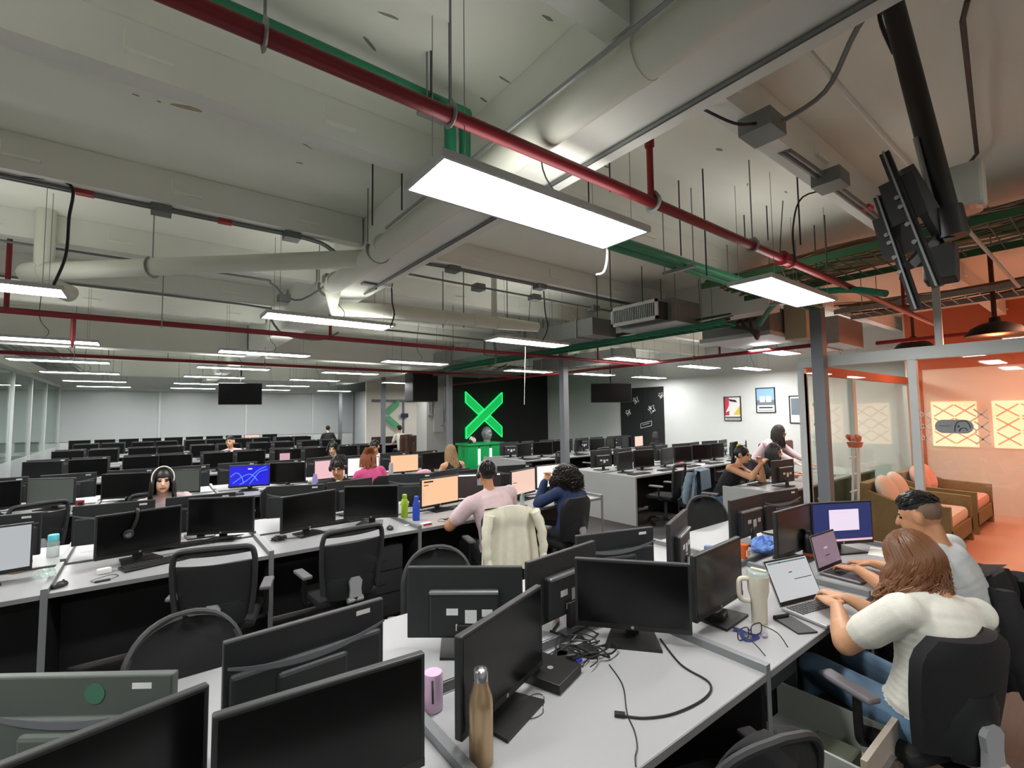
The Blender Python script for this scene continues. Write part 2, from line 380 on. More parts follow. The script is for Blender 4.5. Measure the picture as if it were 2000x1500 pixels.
for (y, xs_), rn in zip(rows, rown):
    for i, x in enumerate(xs_):
        lab = 'flat rectangular LED panel hanging %s, %s from the left' % (rn, ORD[i])
        if n_led == 0: led0.location = (x, y, 2.7); led0['label'] = lab
        else: dup(led0, (x, y, 2.7), 0, lab)
        n_led += 1
for y, rn in ((1.62, 'nearest'), (4.82, 'second'), (7.85, 'third'), (10.55, 'fourth'), (13.08, 'fifth'), (15.9, 'sixth')):  # grid carried on out of view, added to light the left side
    dup(led0, (-3.7, y, 2.7), 0, 'unseen flat LED panel added left of the desks beyond the frame, in the %s row' % rn)
for (x, y, lab) in ((6.9, 5.4, 'LED panel over the front desk island by the white wall, nearest its grey column'), (9.3, 5.5, 'LED panel over the front desk island, nearer the white wall'), (6.75, 8.15, 'LED panel over the rear desk island near the dark logo wall'), (8.75, 8.0, 'second LED panel over the rear desk island, towards the hanging television'), (10.9, 7.95, 'LED panel high beside the chalk drawing door'), (10.8, 5.1, 'LED panel glowing on the white wall above the framed posters'), (8.0, 3.4, 'LED panel over the desk just outside the orange lounge'), (10.2, 3.2, 'LED panel behind the lounge corner close to the white wall'), (8.4, 15.2, 'LED panel in the cream far room')):
    dup(led0, (x, y, 2.7), 0, lab)
# lounge pendant lamps (domes) with warm light
def dome(px, py, X, label):
    c = atx(px, py, X)
    t = thing('dome_pendant', label, 'pendant lamp', (c.x, c.y, c.z), 0, 'lounge dome lamps')
    pr = [(.26, 0), (.255, .02), (.2, .09), (.12, .135), (.05, .15), (.045, .2), (.02, .2)]
    B().lathe(pr, 24).build('shade', 'black_matte', t, True)
    B().cyl((0, 0, .2), (0, 0, SLAB-c.z), .022, n=8).build('rod', M('rust', '4a2a22', .6), t)
    z = B()
    for k in range(3): z.bar((.27+.03*k, 0, .06-.05*(k % 2)), (.3+.03*k, 0, .01+.05*(k % 2)), .01, .008)
    z.build('scissor_arm', 'black_matte', t)
    l = bpy.data.lights.new('warm_bulb', 'POINT'); l.energy = 7; l.color = srgb('ff8a55'); l.shadow_soft_size = .09
    lo = bpy.data.objects.new('warm_bulb', l); COL.objects.link(lo); lo.parent = t; lo.location = (0, 0, -.03)
    return t
dome(1945, 655, 7.4, 'black dome pendant lamp on a rust pole over the orange lounge')
dome(1785, 682, 9.6, 'smaller looking black dome pendant lamp behind the lounge frame')
def lamp2(x, y, z, e):
    l = bpy.data.lights.new('lounge_spot', 'AREA'); l.energy = e; l.color = srgb('ff7a45'); l.size = .5
    lo = bpy.data.objects.new('lounge_spot', l); COL.objects.link(lo); lo.location = (x, y, z); return lo
# ---------------------------------------------------------------- columns
for i, (y, lab) in enumerate(((2.1, 'slim grey steel column standing against the lounge glass corner'), (6.3, 'grey steel column left of the front island, before the white wall'), (10.5, 'grey steel column just left of the green X logo'), (14.8, 'thin grey steel column by the cream far room'), (19.2, 'thinnest grey steel column in front of the frosted back wall'))):
    t = thing('steel_column', lab, 'column', (6.05, y, 0), 0, 'grey steel columns')
    zt_ = 2.93 if i == 0 else 3.0
    B().box(-.06, -.06, .01, .06, .06, zt_-.001).build('shaft', 'column_grey', t); B().box(-.1, -.1, 0, .1, .1, .01).build('base_plate', 'dark_steel', t)
    if i == 0: B().box(-.07, -.07, zt_-.002, .07, .07, SLAB-.002).build('head', 'paint_beam', t)
# ---------------------------------------------------------------- red sprinkler pipes
def rodz(x, y, z0, r=.005): return B().cyl((x, y, z0), (x, y, SLAB), r, n=5)
def sprink(t, x, y, z0, z1, up=True):
    s = B().cyl((x, y, z0), (x, y, z1), .018, n=8).build('riser', 'red_pipe', t, True)
    h = B()
    if up: h.cyl((x, y, z1-.04), (x, y, z1), .026, n=8).cyl((x, y, z1), (x, y, z1+.05), .012, .008, 8).cyl((x, y, z1+.05), (x, y, z1+.055), .024, n=10)
    else: h.cyl((x, y, z1), (x, y, z1-.05), .014, .008, 8).cyl((x, y, z1-.055), (x, y, z1-.05), .022, n=10)
    h.build('sprinkler_head', 'red_pipe', s)
def hanger(t, x, y, z, R, along):
    d = Vector((1, 0, 0)) if along == 'x' else Vector((0, 1, 0)); n = Vector((0, 1, 0)) if along == 'x' else Vector((1, 0, 0))
    pts = [Vector((x, y, z))+n*((R+.005)*math.sin(a))-Vector((0, 0, (R+.005)*math.cos(a))) for a in [-2.4+4.8*i/12 for i in range(13)]]
    b = B(); b.tube([pts[0]*.2+Vector((x, y, z+R*1.9))*.8]+pts+[pts[-1]*.2+Vector((x, y, z+R*1.9))*.8], .006, 5, flat=2.5)
    h = b.build('clevis', 'galv', t); rodz(x, y, z+R*1.7).build('threaded_rod', 'galv', h)
PY, PZ = 1.5, 2.893
t = thing('sprinkler_pipe', 'thick red sprinkler pipe crossing in front of the nearest LED panel', 'pipe', (0, 0, 0), 0, 'red sprinkler pipes')
B().cyl((-3, PY, PZ), (8.3, PY, PZ), .028, n=14).build('pipe_run', 'red_pipe', t, True)
for p_ in ((517, 60), (880, 190), (1470, 480)): q = aty(p_[0], p_[1], PY); hanger(t, q.x, PY, PZ, .03, 'x')
q = aty(1272, 400, PY); sprink(t, q.x, PY, PZ, 3.24); hanger(t, q.x+.02, PY, PZ, .034, 'x')
q = aty(1535, 512, PY); B().cyl((q.x-.06, PY, PZ), (q.x+.06, PY, PZ), .042, n=12).cyl((q.x-.07, PY, PZ), (q.x-.055, PY, PZ), .055, n=12).cyl((q.x+.055, PY, PZ), (q.x+.07, PY, PZ), .055, n=12).build('coupling', 'red_pipe', t)
sprink(t, 6.9, PY, PZ, 3.3)
t = thing('sprinkler_pipe', 'red sprinkler pipe running over the second bank of desks', 'pipe', (0, 0, 0), 0, 'red sprinkler pipes')
B().cyl((-4, 5.7, 2.68), (7.47, 5.7, 2.68), .028, n=12).build('pipe_run', 'red_pipe', t, True)
for p_ in ((316, 630), (885, 683)): q = aty(p_[0], p_[1], 5.7); hanger(t, q.x, 5.7, 2.68, .028, 'x')
q = aty(12, 604, 5.7); sprink(t, q.x, 5.7, 2.68, 3.37); q = aty(645, 655, 5.7); sprink(t, q.x, 5.7, 2.68, 2.9); q = aty(144, 614, 5.7); sprink(t, q.x, 5.7, 2.68, 2.45, False)
q = aty(1168, 700, 5.7); sprink(t, q.x, 5.7, 2.68, 2.98)
t = thing('sprinkler_pipe', 'red sprinkler pipe heading to the logo wall past the front island', 'pipe', (0, 0, 0), 0, 'red sprinkler pipes')
B().cyl((7.5, 2.5, 2.68), (7.5, 13.35, 2.68), .03, n=12).build('pipe_run', 'red_pipe', t, True)
q = atx(1356, 704, 7.5); hanger(t, 7.5, q.y, 2.68, .03, 'y'); q = atx(1406, 697, 7.5); sprink(t, 7.5, q.y, 2.68, 2.95)
t = thing('sprinkler_pipe', 'thin looking red sprinkler pipe over the fourth bank of desks', 'pipe', (0, 0, 0), 0, 'red sprinkler pipes')
B().cyl((-4, 9.3, 2.68), (7.45, 9.3, 2.68), .028, n=10).build('pipe_run', 'red_pipe', t, True)
for x in (-.9, 1.6, 4.2): hanger(t, x, 9.3, 2.68, .028, 'x')
t = thing('sprinkler_pipe', 'dark red pipe running through the lounge above the dome lamps', 'pipe', (0, 0, 0), 0, 'red sprinkler pipes')
B().cyl((9.1, -2, 2.8), (9.1, 2.35, 2.8), .03, n=10).build('pipe_run', 'red_pipe', t, True); sprink(t, 9.1, 1.6, 2.8, 3.2)
# ---------------------------------------------------------------- white drain pipes
ZP = 3.04
t = thing('drain_pipe', 'fat white drain pipe beside the ceiling girder with two branches', 'pipe', (0, 0, 0))
B().cyl((1.365, -3, ZP), (1.365, 4.6, ZP-.03), .082, n=20).build('main_run', 'pvc', t, True)
T = atz(715, 505, ZP); e = atz(650, 560, ZP)
for y in (1.0, 3.35, 3.95, 4.5): B().cyl((1.365, y-.03, ZP-.01), (1.365, y+.03, ZP-.01), .09, n=20).build('collar', 'pvc', t, True)
L0 = Vector((1.365, 3.72, ZP)); L1 = atz(85, 530, ZP-.06)
lb = B().tube([L0, L1], .072, 18).build('left_branch', 'pvc', t, True)
d = (L1-L0).normalized()
B().tube(smoothpath([L1, L1+d*.1, L1+d*.16+Vector((.02, .06, 0)), L1+d*.17+Vector((.1, .25, -.02)), L1+d*.12+Vector((.2, .5, -.05))], 4), .078, 16).build('elbow', 'pvc', lb, True)
m_ = L0.lerp(L1, .66)
hk = [m_+Vector((-d.y, d.x, 0))*(.08*math.sin(a))-Vector((0, 0, .08*math.cos(a))) for a in [-2.6+5.2*i/12 for i in range(13)]]
B().tube(hk, .007, 5, flat=2).build('clevis', 'galv', lb); rodz(m_.x, m_.y, m_.z+.08).build('threaded_rod', 'galv', lb)
vp = atz(95, 500, ZP); B().cyl((L1.x, L1.y, L1.z), (L1.x, L1.y, SLAB), .065, n=14).build('stub', 'pvc', lb, True)
R0 = Vector((1.365, 4.6, ZP-.03)); R1 = Vector((1.5, 5.0, 2.88)); R2 = atz(762, 608, 2.86); R3 = atz(985, 632, 2.86)
rb = B().tube([R0, R1, R2, R3, R3+(R3-R2)*.35], [.085, .08, .075, .075, .06], 16).build('right_branch', 'pvc', t, True)
for f in (.45, .7, .93): q = R2.lerp(R3, f); dd = (R3-R2).normalized(); B().cyl(q-dd*.02, q+dd*.02, .082, n=16).build('collar', 'pvc', rb, True)
q = R2.lerp(R3, .9); B().cyl((q.x, q.y, q.z), (q.x, q.y, SLAB), .035, n=12).build('stub', 'pvc', rb, True)
for (y, s_) in ((3.45, 1), (4.75, .9), (-.2, 1)):
    hk = [Vector((1.365+(.09)*math.sin(a), y, ZP-.01-.09*math.cos(a))) for a in [-2.0+4.0*i/12 for i in range(13)]]
    B().tube(hk, .007, 5, flat=2).build('strap', 'galv', t); rodz(1.28, y, ZP+.04).build('threaded_rod', 'galv', t)
# ---------------------------------------------------------------- green chilled water pipes
t = thing('water_pipe_pair', 'pair of green insulated pipes passing behind the nearest LED panel', 'pipe', (0, 0, 0))
for k, dx in enumerate((0, .085)):
    g = smoothpath([(-.2, 1.98+dx*.6, 3.3+.02*k), (1.06+dx, 1.98, 3.3), (1.13+dx, 1.98, 3.28), (1.15+dx, 1.98, 3.2), (1.15+dx, 1.98, 2.98)], 4)
    B().tube(g, .03, 10).build('drop', 'green_pipe', t, True)
    B().cyl((1.1, 2.05+.09*k, 2.93), (6.0, 2.05+.09*k, 2.93), .032, n=12).build('run', 'green_pipe', t, True)
for (x,) in ((3.3,), (5.2,)):
    B().box(x-.02, 1.96, 2.87, x+.02, 2.24, 2.895).build('strut', 'galv', t); rodz(x, 1.97, 2.88).build('threaded_rod', 'galv', t); rodz(x, 2.23, 2.88).build('threaded_rod', 'galv', t)
q = aty(850, 240, 1.98); B().box(q.x-.09, 1.9, 3.2, q.x+.05, 2.0, 3.24).build('strut', 'galv', t); rodz(q.x-.06, 1.95, 3.2).build('threaded_rod', 'galv', t)
# ---------------------------------------------------------------- conduits
def conduit(label, pts, r=.011, mat='conduit', boxes=(), tapes=(), n=2, gap=.035, side=(0, 1, 0)):
    t = thing('conduit_run', label, 'conduit', (0, 0, 0), 0, 'ceiling conduits'); s_ = Vector(side)
    for k in range(n): B().tube(smoothpath([Vector(p)+s_*gap*k for p in pts], 3), r, 6).build('conduit', mat, t, True)
    for b in boxes: B().box(b[0]-.06, b[1]-.05, b[2]-.04, b[0]+.06, b[1]+.07, b[2]+.03).build('junction_box', 'conduit', t)
    for a in tapes: B().box(a[0]-.045, a[1]-.013, a[2]-.013, a[0]+.045, a[1]+gap+.013, a[2]+.013).build('red_tape', 'tape_red', t)
    return t
JY = 4.1; jz = 3.25
f = lambda x, y, Y=JY: aty(x, y, Y)
conduit('grey conduits with junction boxes under the left ceiling joist', [(-3, JY, jz), (.2, JY, jz), (1.0, JY, jz), (1.2, JY, jz-.05), (1.27, JY-.03, jz-.12)], boxes=[(f(315, 408).x, JY, jz), (f(570, 460).x, JY, jz)], tapes=[(f(165, 372).x, JY, jz), (f(440, 432).x, JY, jz)])
conduit('twin conduits on the underside of the long girder', [(1.68, -3, 2.985), (1.68, 4.0, 2.985), (1.68, 4.3, 2.97)], side=(.03, 0, 0), tapes=[])
conduit('bright twin conduits along the top of the fat drain pipe', [(1.24, -3, 3.03), (1.24, 3.0, 3.03)], r=.009, side=(-.02, 0, .02), mat='galv')
conduit('conduits with boxes crossing right of the girder', [(1.8, 4.3, 3.1), (2.0, 4.15, 3.2), (2.3, JY, jz), (5.6, JY, jz)], boxes=[(f(885, 525).x, JY, jz), (f(1055, 562).x, JY, jz)])
conduit('thin conduit below the crossing conduits right of the girder', [(2.0, 4.4, 3.2), (2.6, 4.4, 3.2), (5.2, 4.4, 3.2)], n=1, boxes=[(f(935, 545, 4.4).x, 4.4, 3.2), (f(1045, 577, 4.4).x, 4.4, 3.2), (f(1160, 597, 4.4).x, 4.4, 3.2)])
conduit('conduit bending down to the girder left of centre', [(-3, 5.6, 3.24), (.6, 5.6, 3.24), (1.0, 5.62, 3.22), (1.15, 5.65, 3.1), (1.3, 5.5, 3.05), (1.42, 4.9, 3.12)], n=1, boxes=[(1.15, 5.65, 3.08), (1.4, 4.8, 3.14)])
conduit('twin conduits sagging towards the second LED row', [(-3, 7.0, 3.24), (.9, 7.0, 3.24), (1.2, 7.0, 3.16), (1.36, 7.0, 2.94), (1.55, 7.05, 2.87), (1.95, 7.1, 2.87), (2.2, 7.1, 3.0)])
conduit('long thin conduit over the third bank of desks', [(1.8, 6.3, 2.96), (4.2, 6.3, 2.96), (4.5, 6.3, 2.9), (4.55, 6.35, 2.6)], n=2)
conduit('conduit with large boxes beside the right ceiling joist', [(2.9, 1.15, 3.3), (3.2, 1.08, 3.24), (6.2, 1.08, 3.24)], r=.014, boxes=[], tapes=[(3.55, 1.06, 3.24), (4.15, 1.06, 3.24), (4.75, 1.06, 3.24)])
t = thing('junction_box', 'large grey junction box under the right ceiling joist', 'junction box', (0, 0, 0)); q = aty(1478, 235, 1.08)
B().box(q.x-.08, .98, 3.17, q.x+.1, 1.14, 3.26).build('body', 'conduit', t); B().tube(smoothpath([(q.x-.08, 1.05, 3.2), (q.x-.2, 1.1, 3.18), (q.x-.35, 1.2, 3.26)], 5), .007, 5).build('lead', 'cable', t)
B().tube(smoothpath([(q.x+.05, 1.0, 3.22), (q.x+.1, .8, 3.3), (q.x-.05, .62, 3.42), (q.x-.25, .4, 3.46)], 5), .012, 6).build('flex', 'conduit', t)
t = thing('junction_box', 'smaller grey junction box further along the right ceiling joist', 'junction box', (0, 0, 0)); q = aty(1618, 352, 1.08)
B().box(q.x-.09, .99, 3.18, q.x+.09, 1.15, 3.27).build('body', 'conduit', t); B().tube(smoothpath([(q.x+.2, 1.1, 3.24), (q.x+.05, 1.25, 3.2), (q.x, 1.3, 3.0), (q.x, 1.3, 2.75)], 5), .006, 5).build('lead', 'cable', t)
tag(B().tube(smoothpath([atz(0, 338, 3.28), atz(60, 345, 3.27), atz(138, 362, 3.26), atz(134, 420, 3.1)+Vector((0, .02, -.02)), aty(128, 500, 4.35), aty(105, 556, 4.5)], 6), .009, 6).build('loose_cable', 'cable'), 'loose black cable drooping past the white pipe elbow at left', 'cable')
tag(B().tube(smoothpath([aty(752, 553, 4.25), aty(764, 560, 4.3), aty(766, 590, 4.3), aty(770, 615, 4.3), aty(762, 640, 4.3)], 5), .008, 5).build('loose_cable', 'cable'), 'black cable hanging from the camera box to the long LED panel', 'cable')
tag(B().tube(smoothpath([aty(1062, 568, 4.4), aty(1065, 610, 4.4), aty(1070, 640, 4.4), aty(1060, 665, 4.4)], 5), .008, 5).build('loose_cable', 'cable'), 'black cable hanging from a box above the third LED panel', 'cable')
tag(B().tube(smoothpath([aty(1184, 478, 1.75), aty(1186, 492, 1.77), aty(1184, 515, 1.78), aty(1178, 532, 1.78), aty(1165, 536, 1.78)], 5), .006, 5).build('loose_wire', 'white_plastic'), 'short white wire dangling below the nearest LED panel', 'wire')
tag(B().tube(smoothpath([aty(1026, 678, 4.9), aty(1025, 730, 4.9), aty(1024, 790, 4.9)], 3), .004, 4).build('loose_wire', 'white_plastic'), 'thin white pull cord hanging in front of the dark wall', 'wire')
# security camera by the girder
t = thing('security_camera', 'white bullet security camera at the end of the girder conduits', 'camera', tuple(aty(750, 553, 4.25)))
B().cyl((-.06, 0, 0), (.06, -.04, -.02), .03, n=12).build('body', 'white_plastic', t, True); B().cyl((.06, -.04, -.02), (.064, -.043, -.0215), .022, n=12).build('lens', 'black_plastic', t); B().rbox((-.14, .02, 0), (.13, .09, .08), .01).build('junction_box', 'conduit', t)
# ---------------------------------------------------------------- air conditioning units, ducts, trays
t = thing('air_conditioner', 'ducted air conditioner with a white slatted grille on threaded rods', 'air conditioner', (4.8, 3.76, 2.9))
B().box(.08, -.34, 0, .3, .34, .22).build('plenum', 'dark_steel', t); B().box(.3, -.4, -.02, .95, .4, .28).build('body', 'galv', t)
g = B()
for a in ((-.36, -.01, -.33, .24), (.33, -.01, .36, .24)): g.box(.05, a[0], a[1], .08, a[2], a[3])
g.box(.05, -.36, -.01, .08, .36, .03).box(.05, -.36, .2, .08, .36, .24); g.build('grille_frame', 'white_plastic', t)
for k in range(24): y = -.32+.64*k/23; B().box(.055, y-.005, .03, .075, y+.005, .2).build('slat', 'alu', t)
B().box(.3, -.45, -.03, .95, .45, -.02).build('drip_tray', 'alu', t)
for (x, y) in ((.35, -.42), (.9, -.42), (.35, .42), (.9, .42)): B().cyl((x, y, -.03), (x, y, SLAB-2.9), .006, n=5).build('threaded_rod', 'galv', t)
t = thing('air_conditioner', 'second grey air conditioner box with hoses beside the lounge column', 'air conditioner', (7.2, 3.4, 2.85))
B().box(-.5, -.5, 0, .5, .5, .35).build('body', 'galv', t); B().box(-.55, -.52, -.06, .52, .52, 0).build('drip_tray', 'alu', t)
for k in range(4): B().tube(smoothpath([(-.5, -.3+.1*k, .2), (-.75, -.35+.1*k, .1), (-.7, -.4, -.1+.03*k), (-.45, -.3, -.08)], 5), .022, 6).build('hose', 'dark_grey', t, True)
B().box(-.1, -.8, -.1, .25, -.52, .4).build('pump_box', M('beige_box', 'a8a78f', .7), t)
for (x, y) in ((-.45, -.45), (.45, .45)): B().cyl((x, y, .35), (x, y, SLAB-2.85), .006, n=5).build('threaded_rod', 'galv', t)
def duct(label, x0, y0, z0, x1, y1, z1):
    t = thing('air_duct', label, 'duct', (0, 0, 0), 0, 'sheet metal ducts'); B().box(x0, y0, z0, x1, y1, z1).build('body', 'galv', t)
    y = y0+.3
    while y < y1: 
        B().box(x0-.02, y, z0-.02, x1+.02, y+.03, z1+.02).build('flange', 'galv', t); y += 1.2
    for y in (y0+.8, (y0+y1)/2, y1-.6):
        for x in (x0-.03, x1+.03): rodz(x, y, z0).build('threaded_rod', 'galv', t)
duct('grey sheet metal duct running back from the slatted air conditioner', 4.9, 4.5, 2.86, 5.4, 9.2, 3.1)
duct('grey sheet metal duct over the rear island near the logo wall', 8.6, 7.0, 2.95, 9.1, 12.6, 3.25)
duct('pale duct above the lounge corner', 8.3, 2.6, 2.78, 9.4, 3.9, 3.2)
def tray(label, x0, x1, y0, y1, z, mat, cables, seed, colors):
    rg = random.Random(seed); t = thing('cable_tray', label, 'cable tray', (0, 0, 0), 0, 'ceiling cable trays')
    for x in (x0, x1): B().bar((x, y0, z), (x, y1, z), .02, .06).build('side_rail', mat, t)
    n = int((y1-y0)/.12); b = B()
    for k in range(n): b.bar((x0, y0+.12*k, z-.02), (x1, y0+.12*k, z-.02), .008, .008)
    r_ = b.build('rungs', mat, t)
    for k in range(cables):
        x = rg.uniform(x0+.03, x1-.03); pts = [(x+rg.uniform(-.06, .06), y0+(y1-y0)*i/6, z+.02+rg.uniform(0, .1)) for i in range(7)]
        B().tube(smoothpath(pts, 3), rg.choice((.006, .009, .014)), 5).build('cable', rg.choice(colors), t)
    for y in (y0+.3, (y0+y1)/2, y1-.3):
        for x in (x0, x1): rodz(x, y, z).build('threaded_rod', 'galv', t)
M('cable_green', '2c5a34', .7); M('cable_brown', '6b4a2e', .7); M('cable_tan', '9b8a62', .7); M('cable_grey', '7a7d78', .7)
tray('wide mesh cable tray with brown and green cables at the upper right', 4.75, 5.7, -1.5, 2.75, 3.12, 'cable_green', 46, 1, ['cable_green', 'cable_brown', 'cable_brown', 'cable_tan', 'cable_grey'])
tray('green cable tray running along the slatted air conditioner', 5.5, 5.75, 2.9, 9.8, 2.84, 'green_pipe', 8, 2, ['cable_green', 'cable', 'cable_grey'])
tray('messy cable tray with pale cables before the logo wall', 6.5, 8.2, 9.6, 12.4, 2.9, 'galv', 26, 3, ['cable_green', 'cable_grey', 'cable', 'cable_tan'])
tray('cable tray with hanging wires in the far left corner', -2.0, -1.4, 10.8, 16.8, 2.98, 'galv', 8, 4, ['cable', 'cable_grey'])
tray('cable tray over the lounge entrance', 6.9, 7.5, -2, 2.2, 3.0, 'galv', 14, 5, ['cable_brown', 'cable_tan', 'cable_green'])
tag(B().tube(smoothpath([(5.0, 1.2, 2.75), (5.2, 1.6, 2.9), (5.6, 2.3, 3.0), (6.4, 2.9, 2.9)], 5), .03, 8).build('flex_duct', 'green_pipe'), 'green insulated hose behind the lounge column', 'hose')
RODS = ((842, 100, 185), (878, 45, 205), (728, 320, 440), (785, 332, 410), (1149, 355, 410), (1190, 312, 375), (1325, 353, 500), (1372, 330, 540), (1497, 402, 470), (1453, 420, 480), (1190, 470, 600), (1253, 520, 590), (1165, 535, 620), (1290, 545, 600), (1555, 310, 480), (1610, 420, 520), (1590, 440, 540), (865, 530, 640), (990, 545, 640), (905, 520, 640), (1015, 620, 690), (1105, 600, 660), (1060, 600, 680), (215, 628, 700), (330, 640, 700), (145, 610, 660))
RO = {a: b for b, a in enumerate(sorted(range(len(RODS)), key=lambda k: RODS[k][0]))}
for i, (xt, yt, yb) in enumerate(RODS):
    p_ = atz(xt, yt, SLAB)
    d_ = ray(xt, yb); hd = math.hypot(p_.x, p_.y); zb = CAM_H+d_.z/math.hypot(d_.x, d_.y)*hd
    tag(B().cyl((p_.x, p_.y, zb), (p_.x, p_.y, SLAB), .0055, n=5).build('hanging_rod', 'dark_steel'), 'bare threaded rod hanging from the slab, %s from the left' % ORD[RO[i]], 'rod', 'free hanging threaded rods')
# ---------------------------------------------------------------- black ceiling pole with television bracket
t = thing('tv_pole_mount', 'thick black ceiling pole with an empty television bracket at upper right', 'tv mount', (2.3, .49, SLAB))
pt = Vector((0, 0, 0)); pb_ = Vector((0, -.14, 2.40-SLAB))
B().cyl(pt, pb_, .036, n=16).build('pole', 'black_plastic', t, True); B().cyl((0, 0, -.01), (0, 0, 0), .1, n=20).cyl((0, -.01, -.12), (0, 0, -.01), .055, n=16).build('ceiling_flange', 'black_plastic', t, True)
B().cyl(pb_+Vector((0, .01, .09)), pb_+Vector((0, -.004, -.02)), .046, n=16).build('clamp', 'black_plastic', t, True)
def toL(px_, py_, X): q = atx(px_, py_, X); return q-Vector((2.3, .49, SLAB))
for (a, b_, X) in (((1728, 300), (1832, 560), 2.12), ((1716, 385), (1792, 605), 2.25)):
    p0 = toL(*a, X); p1 = toL(*b_, X); rl = B().bar(p0, p1, .03, .022).build('rail', 'black_plastic', t); dd = (p1-p0)
    B().bar(p0+Vector((-.017, .0, 0)), p1+Vector((-.017, 0, 0)), .006, .02).build('rail_edge', 'steel', rl)
    for f_ in (.35, .42, .55, .68): q = p0+dd*f_; B().cyl(q+Vector((-.021, .012, 0)), q+Vector((.018, .012, 0)), .008, n=8).build('bolt', 'steel', rl)
q0 = toL(1765, 330, 2.2); q1 = toL(1850, 470, 2.3); q2 = toL(1740, 450, 2.25); q3 = toL(1830, 500, 2.3)
B().bar(toL(1748, 350, 2.12), toL(1778, 430, 2.12), .1, .012).build('side_plate', 'black_plastic', t); B().bar(toL(1734, 420, 2.25), toL(1758, 500, 2.25), .1, .012).build('side_plate', 'black_plastic', t)
B().bar(q0, q1, .035, .05).bar(q2, q3, .035, .05).bar(toL(1775, 520, 2.2), toL(1840, 455, 2.3), .03, .03).build('arm', 'black_plastic', t)
B().tube(smoothpath([(.02, .02, -.0), (.06, .04, -.12), (.05, .0, -.3)], 5), .008, 6).build('cable', 'cable', t)
B().cyl((-.035, -.065, -.72), (-.035, -.105, -1.03), .009, n=8).build('conduit', 'steel', t)
pc = toL(1888, 365, 2.42); wd_ = B().rbox(tuple(pc), (.07, .1, .17), .012).build('sensor_box', M('offwhite', 'd4d6cb', .5), t); B().cyl(pc+Vector((0, 0, -.1)), pc+Vector((0, 0, -.08)), .04, n=14).build('sensor_lens', M('lens_orange', 'e9a98a', .4), wd_)
sp = toL(1838, 518, 2.25); B().rbox(tuple(sp), (.07, .09, .13), .008, Matrix.Rotation(.2, 3, 'Y')).build('speaker_box', 'dark_grey', t)
tag(B().cyl(atz(1490, 0, 3.42), atz(1990, 560, 2.9), .014, n=8).build('white_pipe', 'pvc'), 'thin white plastic pipe slanting across the upper right ceiling', 'pipe')
tag(B().tube([atz(1890, 0, 3.44), atz(1880, 40, 3.44), atz(1908, 300, 3.44), (5.2, .9, 3.44)], .011, 6).build('conduit_drop', 'dark_steel'), 'dark conduit running down the ceiling at the upper right corner', 'conduit')
# ---------------------------------------------------------------- hanging televisions, speaker box
def tv(label, c, w_, h_, rz, tilt):
    t = thing('hanging_television', label, 'television', c, rz, 'hanging televisions'); R = Matrix.Rotation(tilt, 3, 'X')
    B().rbox((0, 0, 0), (w_, .05, h_), .008, R).build('panel', 'black_plastic', t)
    q = R @ Vector((0, -.027, 0)); B().obox(q, R @ Vector((w_/2-.015, 0, 0)), R @ Vector((0, .002, 0)), R @ Vector((0, 0, h_/2-.02))).build('screen', 'screen_off', t)
    B().cyl((0, .05, 0), (0, .05, SLAB-c[2]), .018, n=8).build('pole', 'black_plastic', t)
tv('black television hanging from the ceiling over the fifth bank, left', (1.72, 13.0, 2.31), .92, .52, math.radians(-12), .12)
tv('black television hanging before the chalk drawing door', (10.4, 8.9, 2.31), 1.15, .55, math.radians(-38), .14)
t = thing('speaker_cabinet', 'black box hanging in front of the grey service wall', 'speaker', (6.27, 12.5, 2.12)); B().rbox((0, 0, .43), (.8, .55, .84), .02).build('cabinet', 'dark_grey', t); B().box(-.37, -.285, .04, .37, -.276, .8).build('front_cloth', 'black_matte', t); B().cyl((0, 0, .85), (0, 0, SLAB-2.12), .03, n=8).build('pole', 'black_plastic', t)
# electrical panel on the service wall
t = thing('electrical_panel', 'grey electrical panel with conduits on the service wall', 'electrical panel', (7.2, YD-.1, 0))
B().box(-.12, -.05, 1.2, .22, -.001, 1.95).build('cabinet', 'panel_light', t); B().cyl((.17, -.055, 1.4), (.17, -.05, 1.4), .02, n=8).build('lock', 'black_plastic', t)
for x in (-.28, -.2): B().cyl((x, -.03, 1.85), (x, -.03, 2.5), .02, n=8).build('conduit', 'galv', t, True)
B().box(-.3, -.06, 1.72, -.18, -.001, 1.86).build('switch_box', 'galv', t); B().cyl((.28, -.03, 1.4), (.28, -.03, 2.9), .018, n=8).build('conduit', 'galv', t, True); B().box(.24, -.05, 1.35, .33, -.001, 1.5).build('switch_box', 'panel_light', t)
# ---------------------------------------------------------------- green X logo on the dark wall, posters, counter
M('x_green', '0f9a4a', .4, emit=.24, ecol='0fbb55'); M('x_glow', '21d36a', .4, emit=.6, ecol='25e070')
t = thing('logo_sign', 'large glowing green letter X on the dark wall', 'sign', (9.03, YD-.001, 1.72))
def stroke(pts, y0, y1): return B().prism(pts, y0, y1, 'y')
